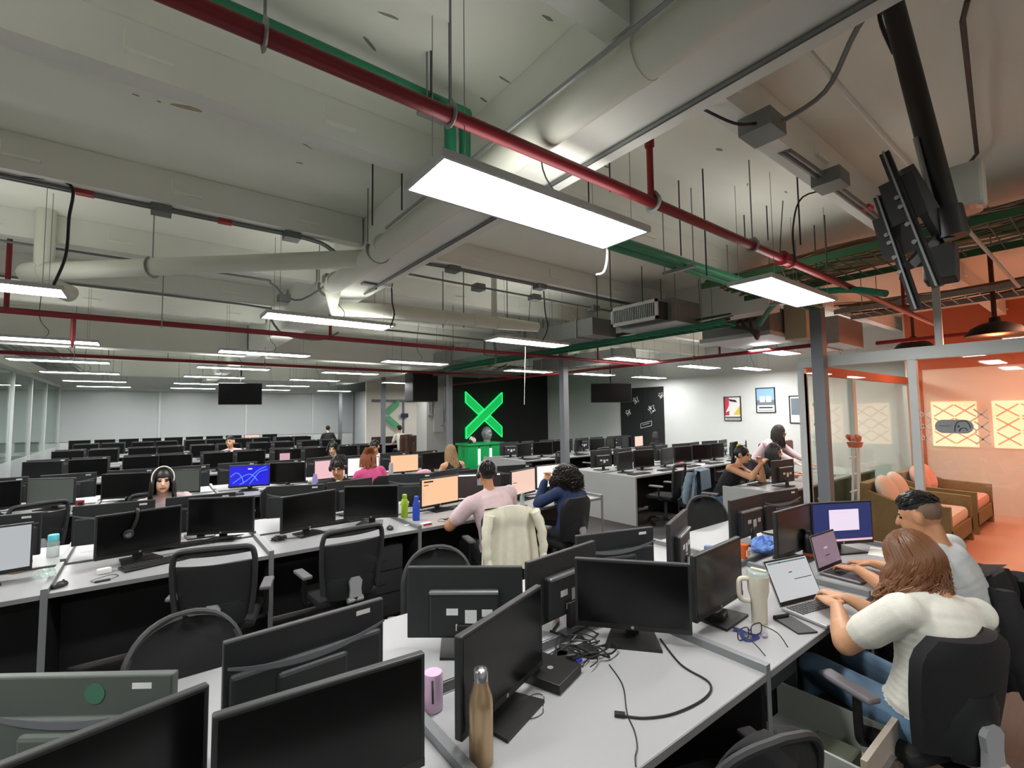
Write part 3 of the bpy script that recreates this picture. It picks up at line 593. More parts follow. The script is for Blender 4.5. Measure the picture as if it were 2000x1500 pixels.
# wide stroke (lower left to upper right) in front, second stroke broken in two pieces
P1 = [(-.74, -.78), (-.74, -.45), (.33, .44), (.74, .76), (.74, .42), (-.3, -.46)]
P1 = [(-.74, -.78), (-.74, -.42), (.74, .78), (.74, .42)]
P2a = [(-.74, .78), (-.74, .42), (-.25, .02), (-.02, .2)]; P2b = [(.74, -.78), (.74, -.42), (.25, -.02), (.02, -.2)]
for nm_, P, d_ in (('stroke', P1, .12), ('stroke', P2a, .09), ('stroke', P2b, .09)):
    s_ = stroke(P, -d_, -.02).build(nm_, 'x_green', t); b = B()
    for i in range(len(P)): p0, p1 = P[i], P[(i+1) % len(P)]; b.bar((p0[0], -d_-.004, p0[1]), (p1[0], -d_-.004, p1[1]), .014, .016)
    b.build('lit_edge', 'x_glow', s_)
t = thing('wall_emblem', 'pale green half X emblem with a dark badge on the far cream wall', 'sign', (7.25, 16.9, 1.75))
B().prism([(.28, .62), (.28, .34), (-.12, .0), (-.3, .14)], -.02, 0, 'y').prism([(.28, -.62), (.28, -.34), (-.12, .0), (-.3, -.14)], -.02, 0, 'y').build('emblem', M('pale_green', '5fae7c', .6), t)
B().box(.36, -.02, -.1, .66, 0, .06).build('badge', M('navy', '20264a', .5), t)
def poster(px0, py0, px1, py1, label, fill):
    a = atx(px0, py0, XR); b = atx(px1, py1, XR); y0, y1 = b.y, a.y; z0, z1 = b.z, a.z
    t = thing('framed_poster', label, 'poster', (XR-.012, (y0+y1)/2, (z0+z1)/2), 0, 'framed posters'); w2 = (y1-y0)/2; h2 = (z1-z0)/2
    f = B()
    for q in ((-w2, -h2, w2, -h2+.02), (-w2, h2-.02, w2, h2), (-w2, -h2, -w2+.02, h2), (w2-.02, -h2, w2, h2)): f.box(-.015, q[0], q[1], .01, q[2], q[3])
    f.build('frame', 'black_matte', t); pr = B().box(0, -w2+.018, -h2+.018, .008, w2-.018, h2-.018).build('paper', M('paper', 'e9e9e6', .8), t)
    for k_, (u0, v0, u1, v1, m) in enumerate(fill): B().box(-.002-.0012*k_, w2-u1*2*w2, -h2+v0*2*h2, 0, w2-u0*2*w2, -h2+v1*2*h2).build('print', m, pr)
    return t, pr, w2, h2
M('p_red', 'c43a55', .8); M('p_yellow', 'd8b93e', .8); M('p_sky', '8ab4de', .8); M('p_sea', '6f7b86', .8); M('p_lilac', 'c9cdea', .8); M('p_black', '222226', .8)
t, pr, w2, h2 = poster(1414, 775, 1449, 822, 'framed poster with pink and yellow shapes on the white wall', [(.06, .12, .94, .17, 'p_black'), (.1, .06, .9, .09, 'p_black'), (.05, .22, .3, .95, 'p_red')])
B().prism([(-w2*.85, -h2*.5), (-w2*.1, -h2*.5), (-w2*.85, h2*.2)], -.0075, -.001, 'x').build('print', 'p_yellow', pr); B().prism([(w2*.8, -h2*.3), (-w2*.5, h2*.1), (-w2*.8, h2*.8), (w2*.3, h2*.4)], -.009, -.002, 'x').build('print', 'paper', pr)
B().prism([(w2*.5, h2*.8), (-w2*.4, h2*.7), (-w2*.6, h2*.5), (w2*.2, h2*.6)], -.0105, -.003, 'x').build('print', 'p_black', pr)
t, pr, w2, h2 = poster(1476, 758, 1516, 806, 'framed poster with sky blue top and caption on the white wall', [(.04, .3, .96, .98, 'p_sky'), (.04, .3, .96, .5, 'p_sea'), (.2, .42, .47, .66, 'p_lilac'), (.53, .42, .8, .66, 'p_lilac'), (.15, .18, .85, .23, 'p_black'), (.1, .08, .9, .1, 'p_sea')])
poster(1541, 773, 1580, 827, 'framed poster half hidden by the lounge column', [(.1, .3, .9, .9, 'p_sea')])
M('counter_green', '13a055', .35); M('counter_glow', 'f2fff6', .4, emit=.5)
t = thing('reception_counter', 'bright green and white reception counter under the X logo', 'counter', (6.95, 10.5, 0))
for i in range(3): B().box(-.5+.36*i, -.25, .1, -.5+.36*i+.3, .25, .95).build('front_panel', 'counter_green', t)
for i in range(2): B().box(-.2+.36*i, -.27, .05, -.14+.36*i, -.2, .85).build('light_strip', 'counter_glow', t)
B().box(-.56, -.3, .95, .62, .3, 1.0).build('top', 'counter_green', t); B().box(-.52, -.24, 0, .58, .24, .1).build('plinth', 'black_matte', t)
# ---------------------------------------------------------------- desks
DZ = .74
def desk_proto():
    t = thing('desk', 'x', 'desk', (0, 0, 0), 0, 'bench desks')
    B().box(.018, 0, DZ-.026, 1.182, .66, DZ).build('tabletop', 'desk_white', t)
    B().box(.018, -.004, DZ-.027, 1.182, 0, DZ-.001).build('edge_band', 'desk_edge', t)
    B().box(-.017, .02, 0, .017, .64, DZ-.03).build('leg_panel', 'desk_dark', t)
    B().box(.02, .56, .08, 1.18, .575, DZ-.03).build('modesty_panel', 'desk_dark', t)
    return t
desk0 = desk_proto(); first_desk = [True]
XC = [-1.66, -.46, .74, 1.94, 3.14]
BANK_Y = [.91, 3.9, 6.97, 10.04, 13.1, 16.15]
BANKN = ['nearest', 'second', 'third', 'fourth', 'fifth', 'sixth']
def divider(d, label):
    pass
def put_div(x, y, label):
    t = thing('desk_divider', label, 'divider', (x, y, 0), 0, 'grey dividers between desks')
    B().box(-.0165, -.004, .0, .0165, .0, DZ+.03).build('front_post', 'rail_grey', t); B().box(-.0165, 0, DZ-.03, .0165, .655, DZ+.03).build('rail', 'rail_grey', t)
def put_desk(loc, rz, label, end=False):
    if first_desk[0]: first_desk[0] = False; d = desk0; d.location = loc; d.rotation_euler = (0, 0, rz); d['label'] = label
    else: d = dup(desk0, loc, rz, label)
    if end:
        divider(d, label)
    return d
for bi, y in enumerate(BANK_Y):
    cells = XC if bi else XC[1:]
    for i, x in enumerate(cells):
        last = i == len(cells)-1
        if y > 1 or True:
            put_desk((x, y, 0), 0, 'white bench desk on the near side of the %s bank, %s from the left' % (BANKN[bi], ORD[i]), last)
        put_desk((x+1.2, y+1.4, 0), PI, 'white bench desk on the far side of the %s bank, %s from the left' % (BANKN[bi], ORD[i]), i == 0)
    for i, x in enumerate(list(cells)+[cells[-1]+1.2]):
        put_div(x, y, 'grey upright divider at the front of the %s bank, %s from the left' % (BANKN[bi], ORD[i]))
        t = thing('desk_divider', 'grey low divider on the far side of the %s bank, %s from the left' % (BANKN[bi], ORD[i]), 'divider', (x, y+1.4, 0), PI, 'grey dividers between desks')
        B().box(-.0165, -.004, .0, .0165, .0, DZ+.03).build('front_post', 'rail_grey', t); B().box(-.0165, 0, DZ-.03, .0165, .655, DZ+.03).build('rail', 'rail_grey', t)
    t = thing('cable_spine', 'grey cable channel running down the middle of the %s bank of desks' % BANKN[bi], 'cable channel', (cells[0], y+.665, 0))
    L = len(cells)*1.2
    B().box(0, 0, DZ-.05, L, .07, DZ-.045).build('tray', 'rail_grey', t)
    B().box(0, 0, DZ-.05, L, .006, DZ-.001).build('lip', 'rail_grey', t)
    B().box(0, .064, DZ-.05, L, .07, DZ-.001).build('lip', 'rail_grey', t)
    for k in range(len(cells)+1): B().box(k*1.2-.02 if k else 0, .01, 0, k*1.2+.02 if k < len(cells) else L, .06, DZ-.05).build('post', 'rail_grey', t)
# right hand islands, with full height pale end panels
ISL = [(6.05, 4.75, 4, 'front'), (6.35, 7.85, 4, 'rear')]
for (x0, y, n, nm) in ISL:
    for i in range(n):
        put_desk((x0+1.2*i, y, 0), 0, 'white desk on the near side of the %s island, %s from its pale panel' % (nm, ORD[i]), i == n-1)
        put_desk((x0+1.2*(i+1), y+1.4, 0), PI, 'white desk on the far side of the %s island, %s from its pale panel' % (nm, ORD[i]))
    tag(B().box(x0-.06, y-.06, 0, x0-.022, y+1.46, DZ+.012).build('end_panel', 'panel_light'), 'pale full height end panel closing the %s desk island' % nm, 'panel')
for i in range(3):
    put_desk((6.2+1.2*(i+1), 3.3, 0), PI, 'white desk by the lounge glass where women sit, %s from its end panel' % ORD[i], i == 0)
tag(B().box(6.13, 2.6, 0, 6.165, 3.36, DZ+.012).build('end_panel', 'panel_light'), 'pale end panel of the desk beside the lounge glass', 'panel')
for i in range(5):
    put_desk((-2.0+1.2*(i+1)+2.0*(i > 2)*0, 19.9, 0), PI, 'white desk along the frosted back wall, %s from the left' % ORD[i])
# ---------------------------------------------------------------- monitors
MW, MH, MT = .505, .302, .352
M('screen_off', '0a0a0b', .22, var=0, spec=.35); M('mon_back', '212325', .5, var=.05); M('mon_band', '63666a', .5)
M('mon_bezel', '151516', .4, var=.03); M('logo_grey', 'a9acb0', .4, .5)
def curve_band():
    n = 14; pts_t = []; pts_b = []
    for i in range(n+1):
        u = -1+2*i/n; x = u*.245; zc = .245-.02*u*u*0
        pts_t.append((x, .232+.035*u*u)); pts_b.append((x, .212+.05*u*u*.95))
    return pts_t+pts_b[::-1]
def monitor_proto(kind, name='monitor'):
    t = thing(name, 'x', 'monitor', (0, 0, DZ), 0, 'black desktop monitors')
    z0 = MT-MH
    h = B().box(-MW/2, -.012, z0, MW/2, .014, MT, .005)
    if kind == 'band':
        h.rbox((0, .02, z0+.105), (MW*.94, .03, .2), .012)
        h.rbox((0, .036, z0+.1), (.22, .03, .15), .012)
    else:
        h.rbox((0, .026, z0+.115), (.3, .045, .19), .01)
    h.build('housing', 'mon_back', t)
    scn = B().box(-MW/2+.012, -.0135, z0+.024, MW/2-.012, -.0122, MT-.012).build('screen', 'screen_off', t)
    B().box(-MW/2+.002, -.0132, z0+.001, MW/2-.002, -.0123, z0+.023).build('chin', 'mon_bezel', t)
    B().prism([(.007*math.cos(2*PI*i/10), z0+.012+.007*math.sin(2*PI*i/10)) for i in range(10)], -.0142, -.0132, 'y').build('badge', 'logo_grey', t)
    if kind == 'band':
        B().prism([(x, z0+z-.03) for x, z in curve_band()], .0352, .037, 'y').build('back_band', 'mon_band', t); B().box(-.2, .0141, MT-.035, -.15, .0148, MT-.02).build('asset_tag', 'label', t)
    else:
        B().rbox((0, .045, z0+.205), (.3, .026, .016), .006).build('silver_bar', 'steel', t)
        for (a, b, c_, d) in ((-.1, .12, .045, .03), (-.03, .105, .05, .055), (.05, .125, .05, .028), (.01, .06, .05, .028)):
            B().box(a-c_/2, .0485, z0+b-d/2, a+c_/2, .0492, z0+b+d/2).build('rating_label', 'label', t)
    B().rbox((0, .05, .062), (.06, .022, .125), .006).build('neck', 'mon_bezel', t)
    B().prism([(-.12, -.09), (.12, -.09), (.095, .1), (-.095, .1)], 0, .012).build('base', 'mon_bezel', t)
    return t
monA = monitor_proto('band'); monB = monitor_proto('flat'); used = {}
def put_mon(kind, x, y, rz, label, screen=None, group='black desktop monitors', z=DZ):
    p = monA if kind == 'A' else monB
    if kind not in used: used[kind] = 1; o = p; o.location = (x, y, z); o.rotation_euler = (0, 0, rz); o['label'] = label; o['group'] = group; KIDS.setdefault(p.name, [(c, list(c.children)) for c in p.children])
    else: o = dup(p, (x, y, z), rz, label, group)
    if screen:
        for c in o.children:
            if c.name.startswith('screen'): c.data = c.data.copy(); c.data.materials[0] = MATS[screen]
    return o
def M_screen(name, col, s, kind=None, col2=None):
    m = bpy.data.materials.new(name); m.use_nodes = True; nt = m.node_tree; b = nt.nodes['Principled BSDF']
    b.inputs['Base Color'].default_value = (.02, .02, .02, 1); b.inputs['Roughness'].default_value = .25
    b.inputs['Emission Strength'].default_value = s; b.inputs['Emission Color'].default_value = (*srgb(col), 1)
    if kind == 'swirl':
        tc = nt.nodes.new('ShaderNodeTexCoord'); wv = nt.nodes.new('ShaderNodeTexWave'); wv.wave_type = 'RINGS'; wv.inputs['Scale'].default_value = 2.2; wv.inputs['Distortion'].default_value = 3.5; wv.inputs['Detail'].default_value = .5
        mp = nt.nodes.new('ShaderNodeMapping'); mp.inputs['Location'].default_value = (.15, 0, .1)
        nt.links.new(tc.outputs['Object'], mp.inputs[0]); nt.links.new(mp.outputs[0], wv.inputs['Vector'])
        rp = nt.nodes.new('ShaderNodeValToRGB'); rp.color_ramp.elements[0].color = (*srgb(col), 1); rp.color_ramp.elements[1].color = (*srgb(col2), 1); rp.color_ramp.elements[0].position = .55
        nt.links.new(wv.outputs['Fac'], rp.inputs[0]); nt.links.new(rp.outputs[0], b.inputs['Emission Color'])
    MATS[name] = m
M_screen('scr_orange', 'ffc79c', 0.284); M_screen('scr_white', 'fbf1ee', 0.312); M_screen('scr_pink', 'f0c3c8', 0.269); M_screen('scr_blue', '1414e8', 0.255, )
M_screen('scr_navy', '26336f', 0.227); M_screen('scr_dark', '2a2024', 0.170); M_screen('scr_peach', 'f2cdbb', 0.284); M_screen('scr_grey', 'c9ccd0', 0.213); M_screen('scr_mauve', '8d7888', 0.227); M_screen('scr_card', 'ecdcf0', 0.284)
M_screen('scr_sky', '5a86ff', 0.330); M_screen('scr_laptop', 'c8cacd', 0.255)
def overlay(mon, rects):
    # flat print on a screen: (u0,v0,u1,v1,material) in 0..1 of the screen
    z0 = MT-MH+.024; w_, h_ = MW-.024, MH-.036
    sc_ = [c for c in mon.children if c.name.startswith('screen')][0]
    for k, (u0, v0, u1, v1, m) in enumerate(rects):
        B().box(-w_/2+u0*w_, -.0142, z0+v0*h_, -w_/2+u1*w_, -.0136, z0+v1*h_).build('screen_print', m, sc_)
def pxmon(kind, TL, TR, side, z, label, screen=None, dx=0, dy=0, da=0, group='black desktop monitors'):
    z = z+(zt-z)*.75; a = atz(*TL, z); b = atz(*TR, z); c = (a+b)/2; ang = math.atan2(b.y-a.y, b.x-a.x)
    rz = ang if side == 'F' else ang+PI
    return put_mon(kind, c.x+dx, c.y+dy, rz+da, label, screen, group)
NEAR = {}
def N(key, *a, **k): NEAR[key] = pxmon(*a, **k)
g1 = 'monitors on the nearest bank'; g2 = 'monitors on the second bank'; g3 = 'monitors on the third bank'
zt = DZ+MT
N('FG1', 'B', (-190, 1556), (378, 1338), 'F', 1.12, 'black switched off monitor cut by the bottom left corner of the photo', group=g1)
N('FG2', 'B', (413, 1397), (828, 1272), 'F', 1.088, 'black switched off monitor beside the pink thermos at the bottom', group=g1)
N('FG3', 'B', (893, 1245), (1053, 1142), 'F', 1.084, 'black monitor turned sideways right behind the champagne steel bottle', group=g1)
N('FG4', 'B', (1120, 1087), (1350, 1100), 'F', 1.10, 'wide black switched off monitor above the tangle of cables', group=g1)
N('FG5', 'B', (1354, 1087), (1440, 1050), 'F', 1.07, 'black switched off monitor just left of the cream tumbler', group=g1)
N('B1', 'A', (-62, 1312), (370, 1303), 'B', 1.13, 'grey backed monitor with a round green sticker at the left edge', group=g1)
N('B2', 'A', (437, 1255), (745, 1168), 'B', 1.08, 'monitor back with a grey curved band, just behind the front left screen', group=g1)
N('B3', 'B', (795, 1105), (1022, 1104), 'B', 1.10, 'flat monitor back with silver bar and white labels', group=g1)
N('B4', 'B', (1027, 1098), (1160, 1055), 'B', 1.09, 'tilted monitor back with labels behind the cable tangle', group=g1)
N('B4b', 'A', (1152, 1046), (1300, 1028), 'B', 1.09, 'monitor back with a curved band left of the angled one, mid nearest bank', dy=.05, dx=-.06, group=g1)
N('B5', 'B', (1272, 1028), (1320, 990), 'B', 1.14, 'monitor back seen almost edge on beside the empty mesh chair', dx=.1, dy=-.02, group=g1)
N('B6', 'B', (1423, 978), (1487, 963), 'B', 1.09, 'monitor back with printed labels above the orange cup', group=g1)
N('B7', 'A', (1499, 965), (1580, 953), 'B', 1.12, 'plain monitor back behind the two laptops', dy=.08, group=g1)
N('F6', 'B', (1524, 997), (1580, 982), 'F', 1.09, 'dark monitor turned sideways beside the blue plastic bag', dx=-.05, group=g1)
N('F7', 'B', (1580, 982), (1700, 976), 'F', 1.10, 'lit navy blue monitor showing a pale card in front of the short haired man', 'scr_navy', group=g1)
overlay(NEAR['F7'], [(.27, .28, .78, .84, 'scr_card'), (0, 0, 1, .055, 'scr_pink'), (.3, .76, .6, .77, 'scr_pink')])
N('M2b', 'B', (186, 1009), (355, 986), 'F', 1.085, 'black monitor with a headset hanging over its top', group=g2)
N('M2c', 'B', (361, 972), (504, 966), 'F', 1.12, 'black monitor right of the one with the headset', group=g2)
N('M2d', 'B', (550, 972), (654, 956), 'F', 1.075, 'black monitor behind the coiled cables on the second bank', group=g2)
N('M2e', 'B', (670, 949), (780, 946), 'F', 1.11, 'black monitor left of the lime green bottle', group=g2)
N('M2f', 'B', (820, 936), (895, 926), 'F', 1.10, 'lit orange monitor right of the blue bottle', 'scr_orange', group=g2)
overlay(NEAR['M2f'], [(.05, .88, .3, .94, 'ink'), (.05, .76, .17, .8, M('tint_ochre', '8a6a2a', .6))]+[(.03, .15+.09*i, .055, .165+.09*i, 'ink') for i in range(6)])
N('M2g', 'B', (890, 926), (980, 922), 'F', 1.09, 'dark lit monitor hidden behind the man in the pink shirt', 'scr_dark', group=g2)
overlay(NEAR['M2g'], [(0, .94, 1, 1, 'scr_white'), (0, .0, 1, .04, 'scr_white')]+[(.45, .55+.06*i, .7-.05*(i % 3), .58+.06*i, 'scr_grey') for i in range(5)])
N('M2h', 'B', (995, 920), (1045, 911), 'F', 1.12, 'lit peach monitor between the man in pink and the curly haired woman', 'scr_peach', group=g2)
overlay(NEAR['M2h'], [(.03, .15+.09*i, .06, .165+.09*i, 'ink') for i in range(6)]+[(.05, .5, .2, .53, 'tint_ochre')])
N('M2i', 'B', (1045, 910), (1103, 904), 'F', 1.09, 'lit white monitor in front of the curly haired woman', 'scr_white', group=g2)
a0 = atz(0, 1022, 1.08); NEAR['M2a'] = put_mon('B', -.83, 4.35, .15, 'lit monitor at the left edge beside the steel mug', 'scr_grey', g2)
N('M2j', 'A', (141, 989), (305, 975), 'B', 1.095, 'monitor back in front of the woman with the white headband', group=g2)
N('M2k', 'A', (325, 972), (459, 960), 'B', 1.10, 'monitor back right of the woman with the white headband', group=g2)
N('M2l', 'A', (519, 950), (640, 944), 'B', 1.13, 'monitor back left of the man with headphones', dy=.06, group=g2)
N('M2m', 'B', (640, 945), (740, 932), 'B', 1.12, 'monitor back in front of the man with headphones', dy=.12, group=g2)
N('M2n', 'A', (756, 926), (850, 922), 'B', 1.12, 'monitor back behind the lime green and blue bottles', group=g2)
N('M2o', 'B', (850, 925), (907, 915), 'B', 1.11, 'monitor back behind the lit orange screen', dy=.15, group=g2)
NEAR['M2p'] = put_mon('A', 3.15, 4.86, PI+.1, 'monitor back behind the peach screen', None, g2); NEAR['M2q'] = put_mon('A', 3.78, 4.88, PI-.2, 'monitor back behind the white screen of the curly haired woman', None, g2)
NEAR['M2r'] = put_mon('A', -.85, 4.84, PI-.1, 'monitor back with white label at the left edge above the turquoise capped bottle', None, g2)
B3 = [(-1.35, .2, None), (-.86, -.57, 'reflect_tint'), (-.2, -.32, None), (.31, -.4, 'reflect_tint'), (1.12, -.25, 'scr_blue'), (1.6, -.45, None), (2.2, .2, 'scr_pink'), (2.72, -.1, 'scr_white'), (3.42, -.05, 'scr_orange'), (3.98, .1, None)]
M('screen_reflect_tint', '59605a', .3, var=.03)  # room reflection on switched off screens, painted as a pale base colour
nm3 = ['black monitor at the left end of the third bank', 'pale reflecting monitor left on the third bank beside the red box', 'dark monitor behind the woman with the white headband, to her left', 'pale reflecting monitor right beside the white headband', 'lit bright blue monitor with a swirl wallpaper', 'black monitor right of the blue swirl screen', 'lit pink monitor behind the man with headphones', 'lit white monitor in front of the red haired woman', 'lit orange monitor left of the long blond hair', 'dark monitor in front of the long blond hair']
for (x, a, s), lab in zip(B3, nm3):
    o_ = put_mon('B', x, 7.45, a, lab, 'screen_reflect_tint' if s == 'reflect_tint' else s, g3)
    if s == 'scr_blue':
        sc_ = [c for c in o_.children if c.name.startswith('screen')][0]
        for k, (q0, q1, q2, q3) in enumerate((((-.2, .11), (-.08, .2), (.02, .22), (.1, .13)), ((-.12, .09), (-.02, .15), (.1, .27), (.2, .32)), ((.0, .09), (.06, .17), (.12, .25), (.22, .28)), ((-.23, .2), (-.16, .25), (-.1, .2), (-.07, .1)))):
            B().tube(smoothpath([(u, -.0138, v) for u, v in (q0, q1, q2, q3)], 5), .0006, 6, flat=11).build('screen_print', 'scr_sky', sc_)
        B().box(-.02, -.0142, .29, .03, -.0137, .305).build('screen_print', 'scr_white', sc_)
for i in range(10):
    rg = random.Random(50+i)
    put_mon('A', -1.36+.6*i, 7.9+rg.uniform(-.03, .05), PI+rg.uniform(-.12, .12), 'monitor back on the far side of the third bank, %s from the left' % ORD[i], None, g3)
for bi in (3, 4, 5):
    y = BANK_Y[bi]
    for i in range(10):
        rg = random.Random(100*bi+i)
        x = XC[0]+.33+1.2*(i//2)+.55*(i % 2)+rg.uniform(-.03, .03)
        put_mon('B', x, y+.47+rg.uniform(-.03, .03), rg.uniform(-.3, .25), 'dark monitor front on the near side of the %s bank, %s from the left' % (BANKN[bi], ORD[i]), None, 'monitors on the %s bank' % BANKN[bi])
        put_mon('A', x, y+.94+rg.uniform(-.03, .05), PI+rg.uniform(-.15, .15), 'monitor back on the far side of the %s bank, %s from the left' % (BANKN[bi], ORD[i]), None, 'monitors on the %s bank' % BANKN[bi])
for i in range(10):
    rg = random.Random(900+i)
    put_mon('B', -1.7+.59*i, 19.75, rg.uniform(-.1, .1), 'dark monitor on the desk along the frosted back wall, %s from the left' % ORD[i], 'scr_peach' if i == 8 else None, 'monitors along the back wall')
for (x0, y, n, nm) in ISL:
    for i in range(2*n):
        rg = random.Random(300+i+int(y*10))
        x = x0+.33+1.2*(i//2)+.55*(i % 2)
        put_mon('A', x, y+.45+rg.uniform(-.03, .03), rg.choice((.45, -.1, -.25, .2)), 'dark monitor front on the near side of the %s island, %s from its end panel' % (nm, ORD[i]), 'scr_peach' if (nm == 'rear' and i == 7) else None, 'monitors on the %s island' % nm)
        put_mon('B', x, y+.96+rg.uniform(-.03, .03), PI+rg.uniform(-.2, .3), 'monitor back on the far side of the %s island, %s from its end panel' % (nm, ORD[i]), None, 'monitors on the %s island' % nm)
put_mon('B', 6.78, 2.86, PI-.12, 'monitor back on the desk in front of the two seated women', None, 'monitors by the lounge')
put_mon('B', 8.3, 2.86, PI+.1, 'monitor back further along the desk beside the lounge glass', None, 'monitors by the lounge')
# ---------------------------------------------------------------- office chairs (facing +Y, backrest at -Y)
M('chair_mesh', '1b1c1e', .85, var=.1, scale=200, alpha=.86); M('chair_rim', '26272a', .55, var=.1, scale=90, bump=.2, bscale=300)
M('chair_fabric', '131316', .9, var=.1, scale=60, bump=.3, bscale=250); M('chair_shell', '1e2123', .45); M('chair_grey', 'a3a6aa', .4, .2); M('pad_grey', '6e6b70', .6)
def shell(zs, hw, yb, th, curve=.05, nx=10):
    b = B(); nz = len(zs); vs = []
    for s in (0, 1):
        for i, z in enumerate(zs):
            for j in range(nx+1):
                u = -1+2*j/nx; vs.append((u*hw[i], yb[i]+curve*u*u+(th if s else 0), z))
    m = (nx+1); off = nz*m; fs = []
    for i in range(nz-1):
        for j in range(nx):
            a = i*m+j; fs.append((a, a+1, a+m+1, a+m)); fs.append((off+a, off+a+m, off+a+m+1, off+a+1))
    for i in range(nz-1):
        for j in (0, nx): a = i*m+j; fs.append((a, a+m, off+a+m, off+a))
    for j in range(nx):
        for i in (0, nz-1): a = i*m+j; fs.append((a, a+1, off+a+1, off+a))
    return b.add(vs, fs)
def lower(t, arms=True):
    sb = B().rbox((0, .02, .475), (.48, .46, .07), .03); sb.build('seat', 'chair_fabric', t, True)
    B().rbox((0, 0, .42), (.2, .22, .05), .015).build('mechanism', 'black_plastic', t)
    B().cyl((0, 0, .1), (0, 0, .41), .028, n=10).build('gas_lift', 'dark_steel', t, True)
    hub = B().cyl((0, 0, .07), (0, 0, .13), .045, n=12).build('base_hub', 'black_plastic', t)
    for k in range(5):
        a = 2*PI*k/5+.3; d = Vector((math.cos(a), math.sin(a), 0))
        l = B().tube([d*.03+Vector((0, 0, .1)), d*.18+Vector((0, 0, .09)), d*.3+Vector((0, 0, .07))], [.024, .02, .015], 6).build('base_leg', 'black_plastic', t)
        q = d*.3; s_ = Vector((-d.y, d.x, 0))
        B().cyl(q+s_*.012+Vector((0, 0, .028)), q+s_*.03+Vector((0, 0, .028)), .028, n=10).cyl(q-s_*.03+Vector((0, 0, .028)), q-s_*.012+Vector((0, 0, .028)), .028, n=10).cyl(q+Vector((0, 0, .03)), q+Vector((0, 0, .07)), .008, n=6).build('caster', 'black_plastic', l)
    if arms:
        for s in (-1, 1):
            ar = B().tube(smoothpath([(s*.18, -.02, .44), (s*.27, -.02, .45), (s*.285, -.02, .52), (s*.285, -.02, .66)], 4), .018, 8).build('armrest_post', 'black_plastic', t, True)
            B().rbox((s*.285, .02, .675), (.075, .25, .03), .012).build('armrest_pad', 'pad_grey', ar)
def chair_slot():
    t = thing('office_chair', 'x', 'chair', (0, 0, 0), 0, 'black office chairs'); lower(t)
    zs = [.62+.32*i/8 for i in range(9)]; hw = [.2+.03*math.sin(PI*i/16) for i in range(9)]; yb = [-.27-.04*i/8 for i in range(9)]
    shell(zs, hw, yb, .012).build('mesh_back', 'chair_mesh', t, True)
    rim = B(); pts = []
    for s in (-1,): pass
    L = [(-.215, -.235, .56), (-.232, -.24, .7), (-.24, -.255, .85), (-.238, -.265, .97), (-.21, -.275, 1.035), (-.12, -.305, 1.05), (0, -.315, 1.053)]
    pts = L+[(-x, y, z) for x, y, z in L[-2::-1]]
    rim.tube(smoothpath(pts, 4), .021, 8, flat=.9); rim.build('back_frame', 'chair_rim', t, True)
    top = shell([1.0, 1.03, 1.05], [.215, .21, .18], [-.315, -.318, -.318], .022).build('head_bar', 'chair_rim', t, True)
    lz = [.5, .54, .58, .62, .66]; sh = shell(lz, [.17, .19, .2, .2, .19], [-.285]*5, .02, .06)
    sh.build('lumbar_shell', 'chair_shell', t, True)
    B().prism([(-.05, .5), (.05, .5), (.042, .58), (.05, .64), (.03, .67), (-.03, .67), (-.05, .64), (-.042, .58)], -.325, -.3, 'y').cyl((-.06, -.31, .5), (.06, -.31, .5), .022, n=10).build('tilt_bracket', 'chair_grey', t)
    B().tube(smoothpath([(0, -.31, .52), (0, -.28, .44), (0, -.12, .41), (0, 0, .42)], 4), .025, 8).build('spine', 'black_plastic', t, True)
    return t
def chair_round():
    t = thing('office_chair', 'x', 'chair', (0, 0, 0), 0, 'black office chairs'); lower(t)
    hwf = lambda z: .225*(1 if z < .78 else max(0, 1-((z-.78)/.25)**2.3)**(1/2.3))
    ybf = lambda z: -.26-.07*(z-.56)/.46
    zs = [.56+.24*i/6 for i in range(6)]+[.78+.25*math.sin(PI/2*i/10) for i in range(11)]
    shell(zs, [max(.012, hwf(z)) for z in zs], [ybf(z) for z in zs], .008, .05).build('mesh_back', 'chair_mesh', t, True)
    L = [(-hwf(z), ybf(z)+.054*(hwf(z)/.225)**2, z) for z in zs[:-1]]
    pts = L+[(0, ybf(1.03)+.004, 1.03)]+[(-x, y, z) for x, y, z in L[::-1]]
    B().tube(pts, .016, 8).build('back_frame', 'chair_rim', t, True)
    B().prism([(-.05, .5), (.05, .5), (.042, .58), (.05, .64), (.03, .67), (-.03, .67), (-.05, .64), (-.042, .58)], -.335, -.31, 'y').cyl((-.06, -.32, .5), (.06, -.32, .5), .022, n=10).build('tilt_bracket', 'chair_grey', t)
    shell([.5, .56, .62], [.15, .19, .17], [-.3]*3, .02, .05).build('lumbar_shell', 'chair_shell', t, True)
    B().tube(smoothpath([(0, -.31, .52), (0, -.28, .44), (0, -.12, .41), (0, 0, .42)], 4), .025, 8).build('spine', 'black_plastic', t, True)
    return t
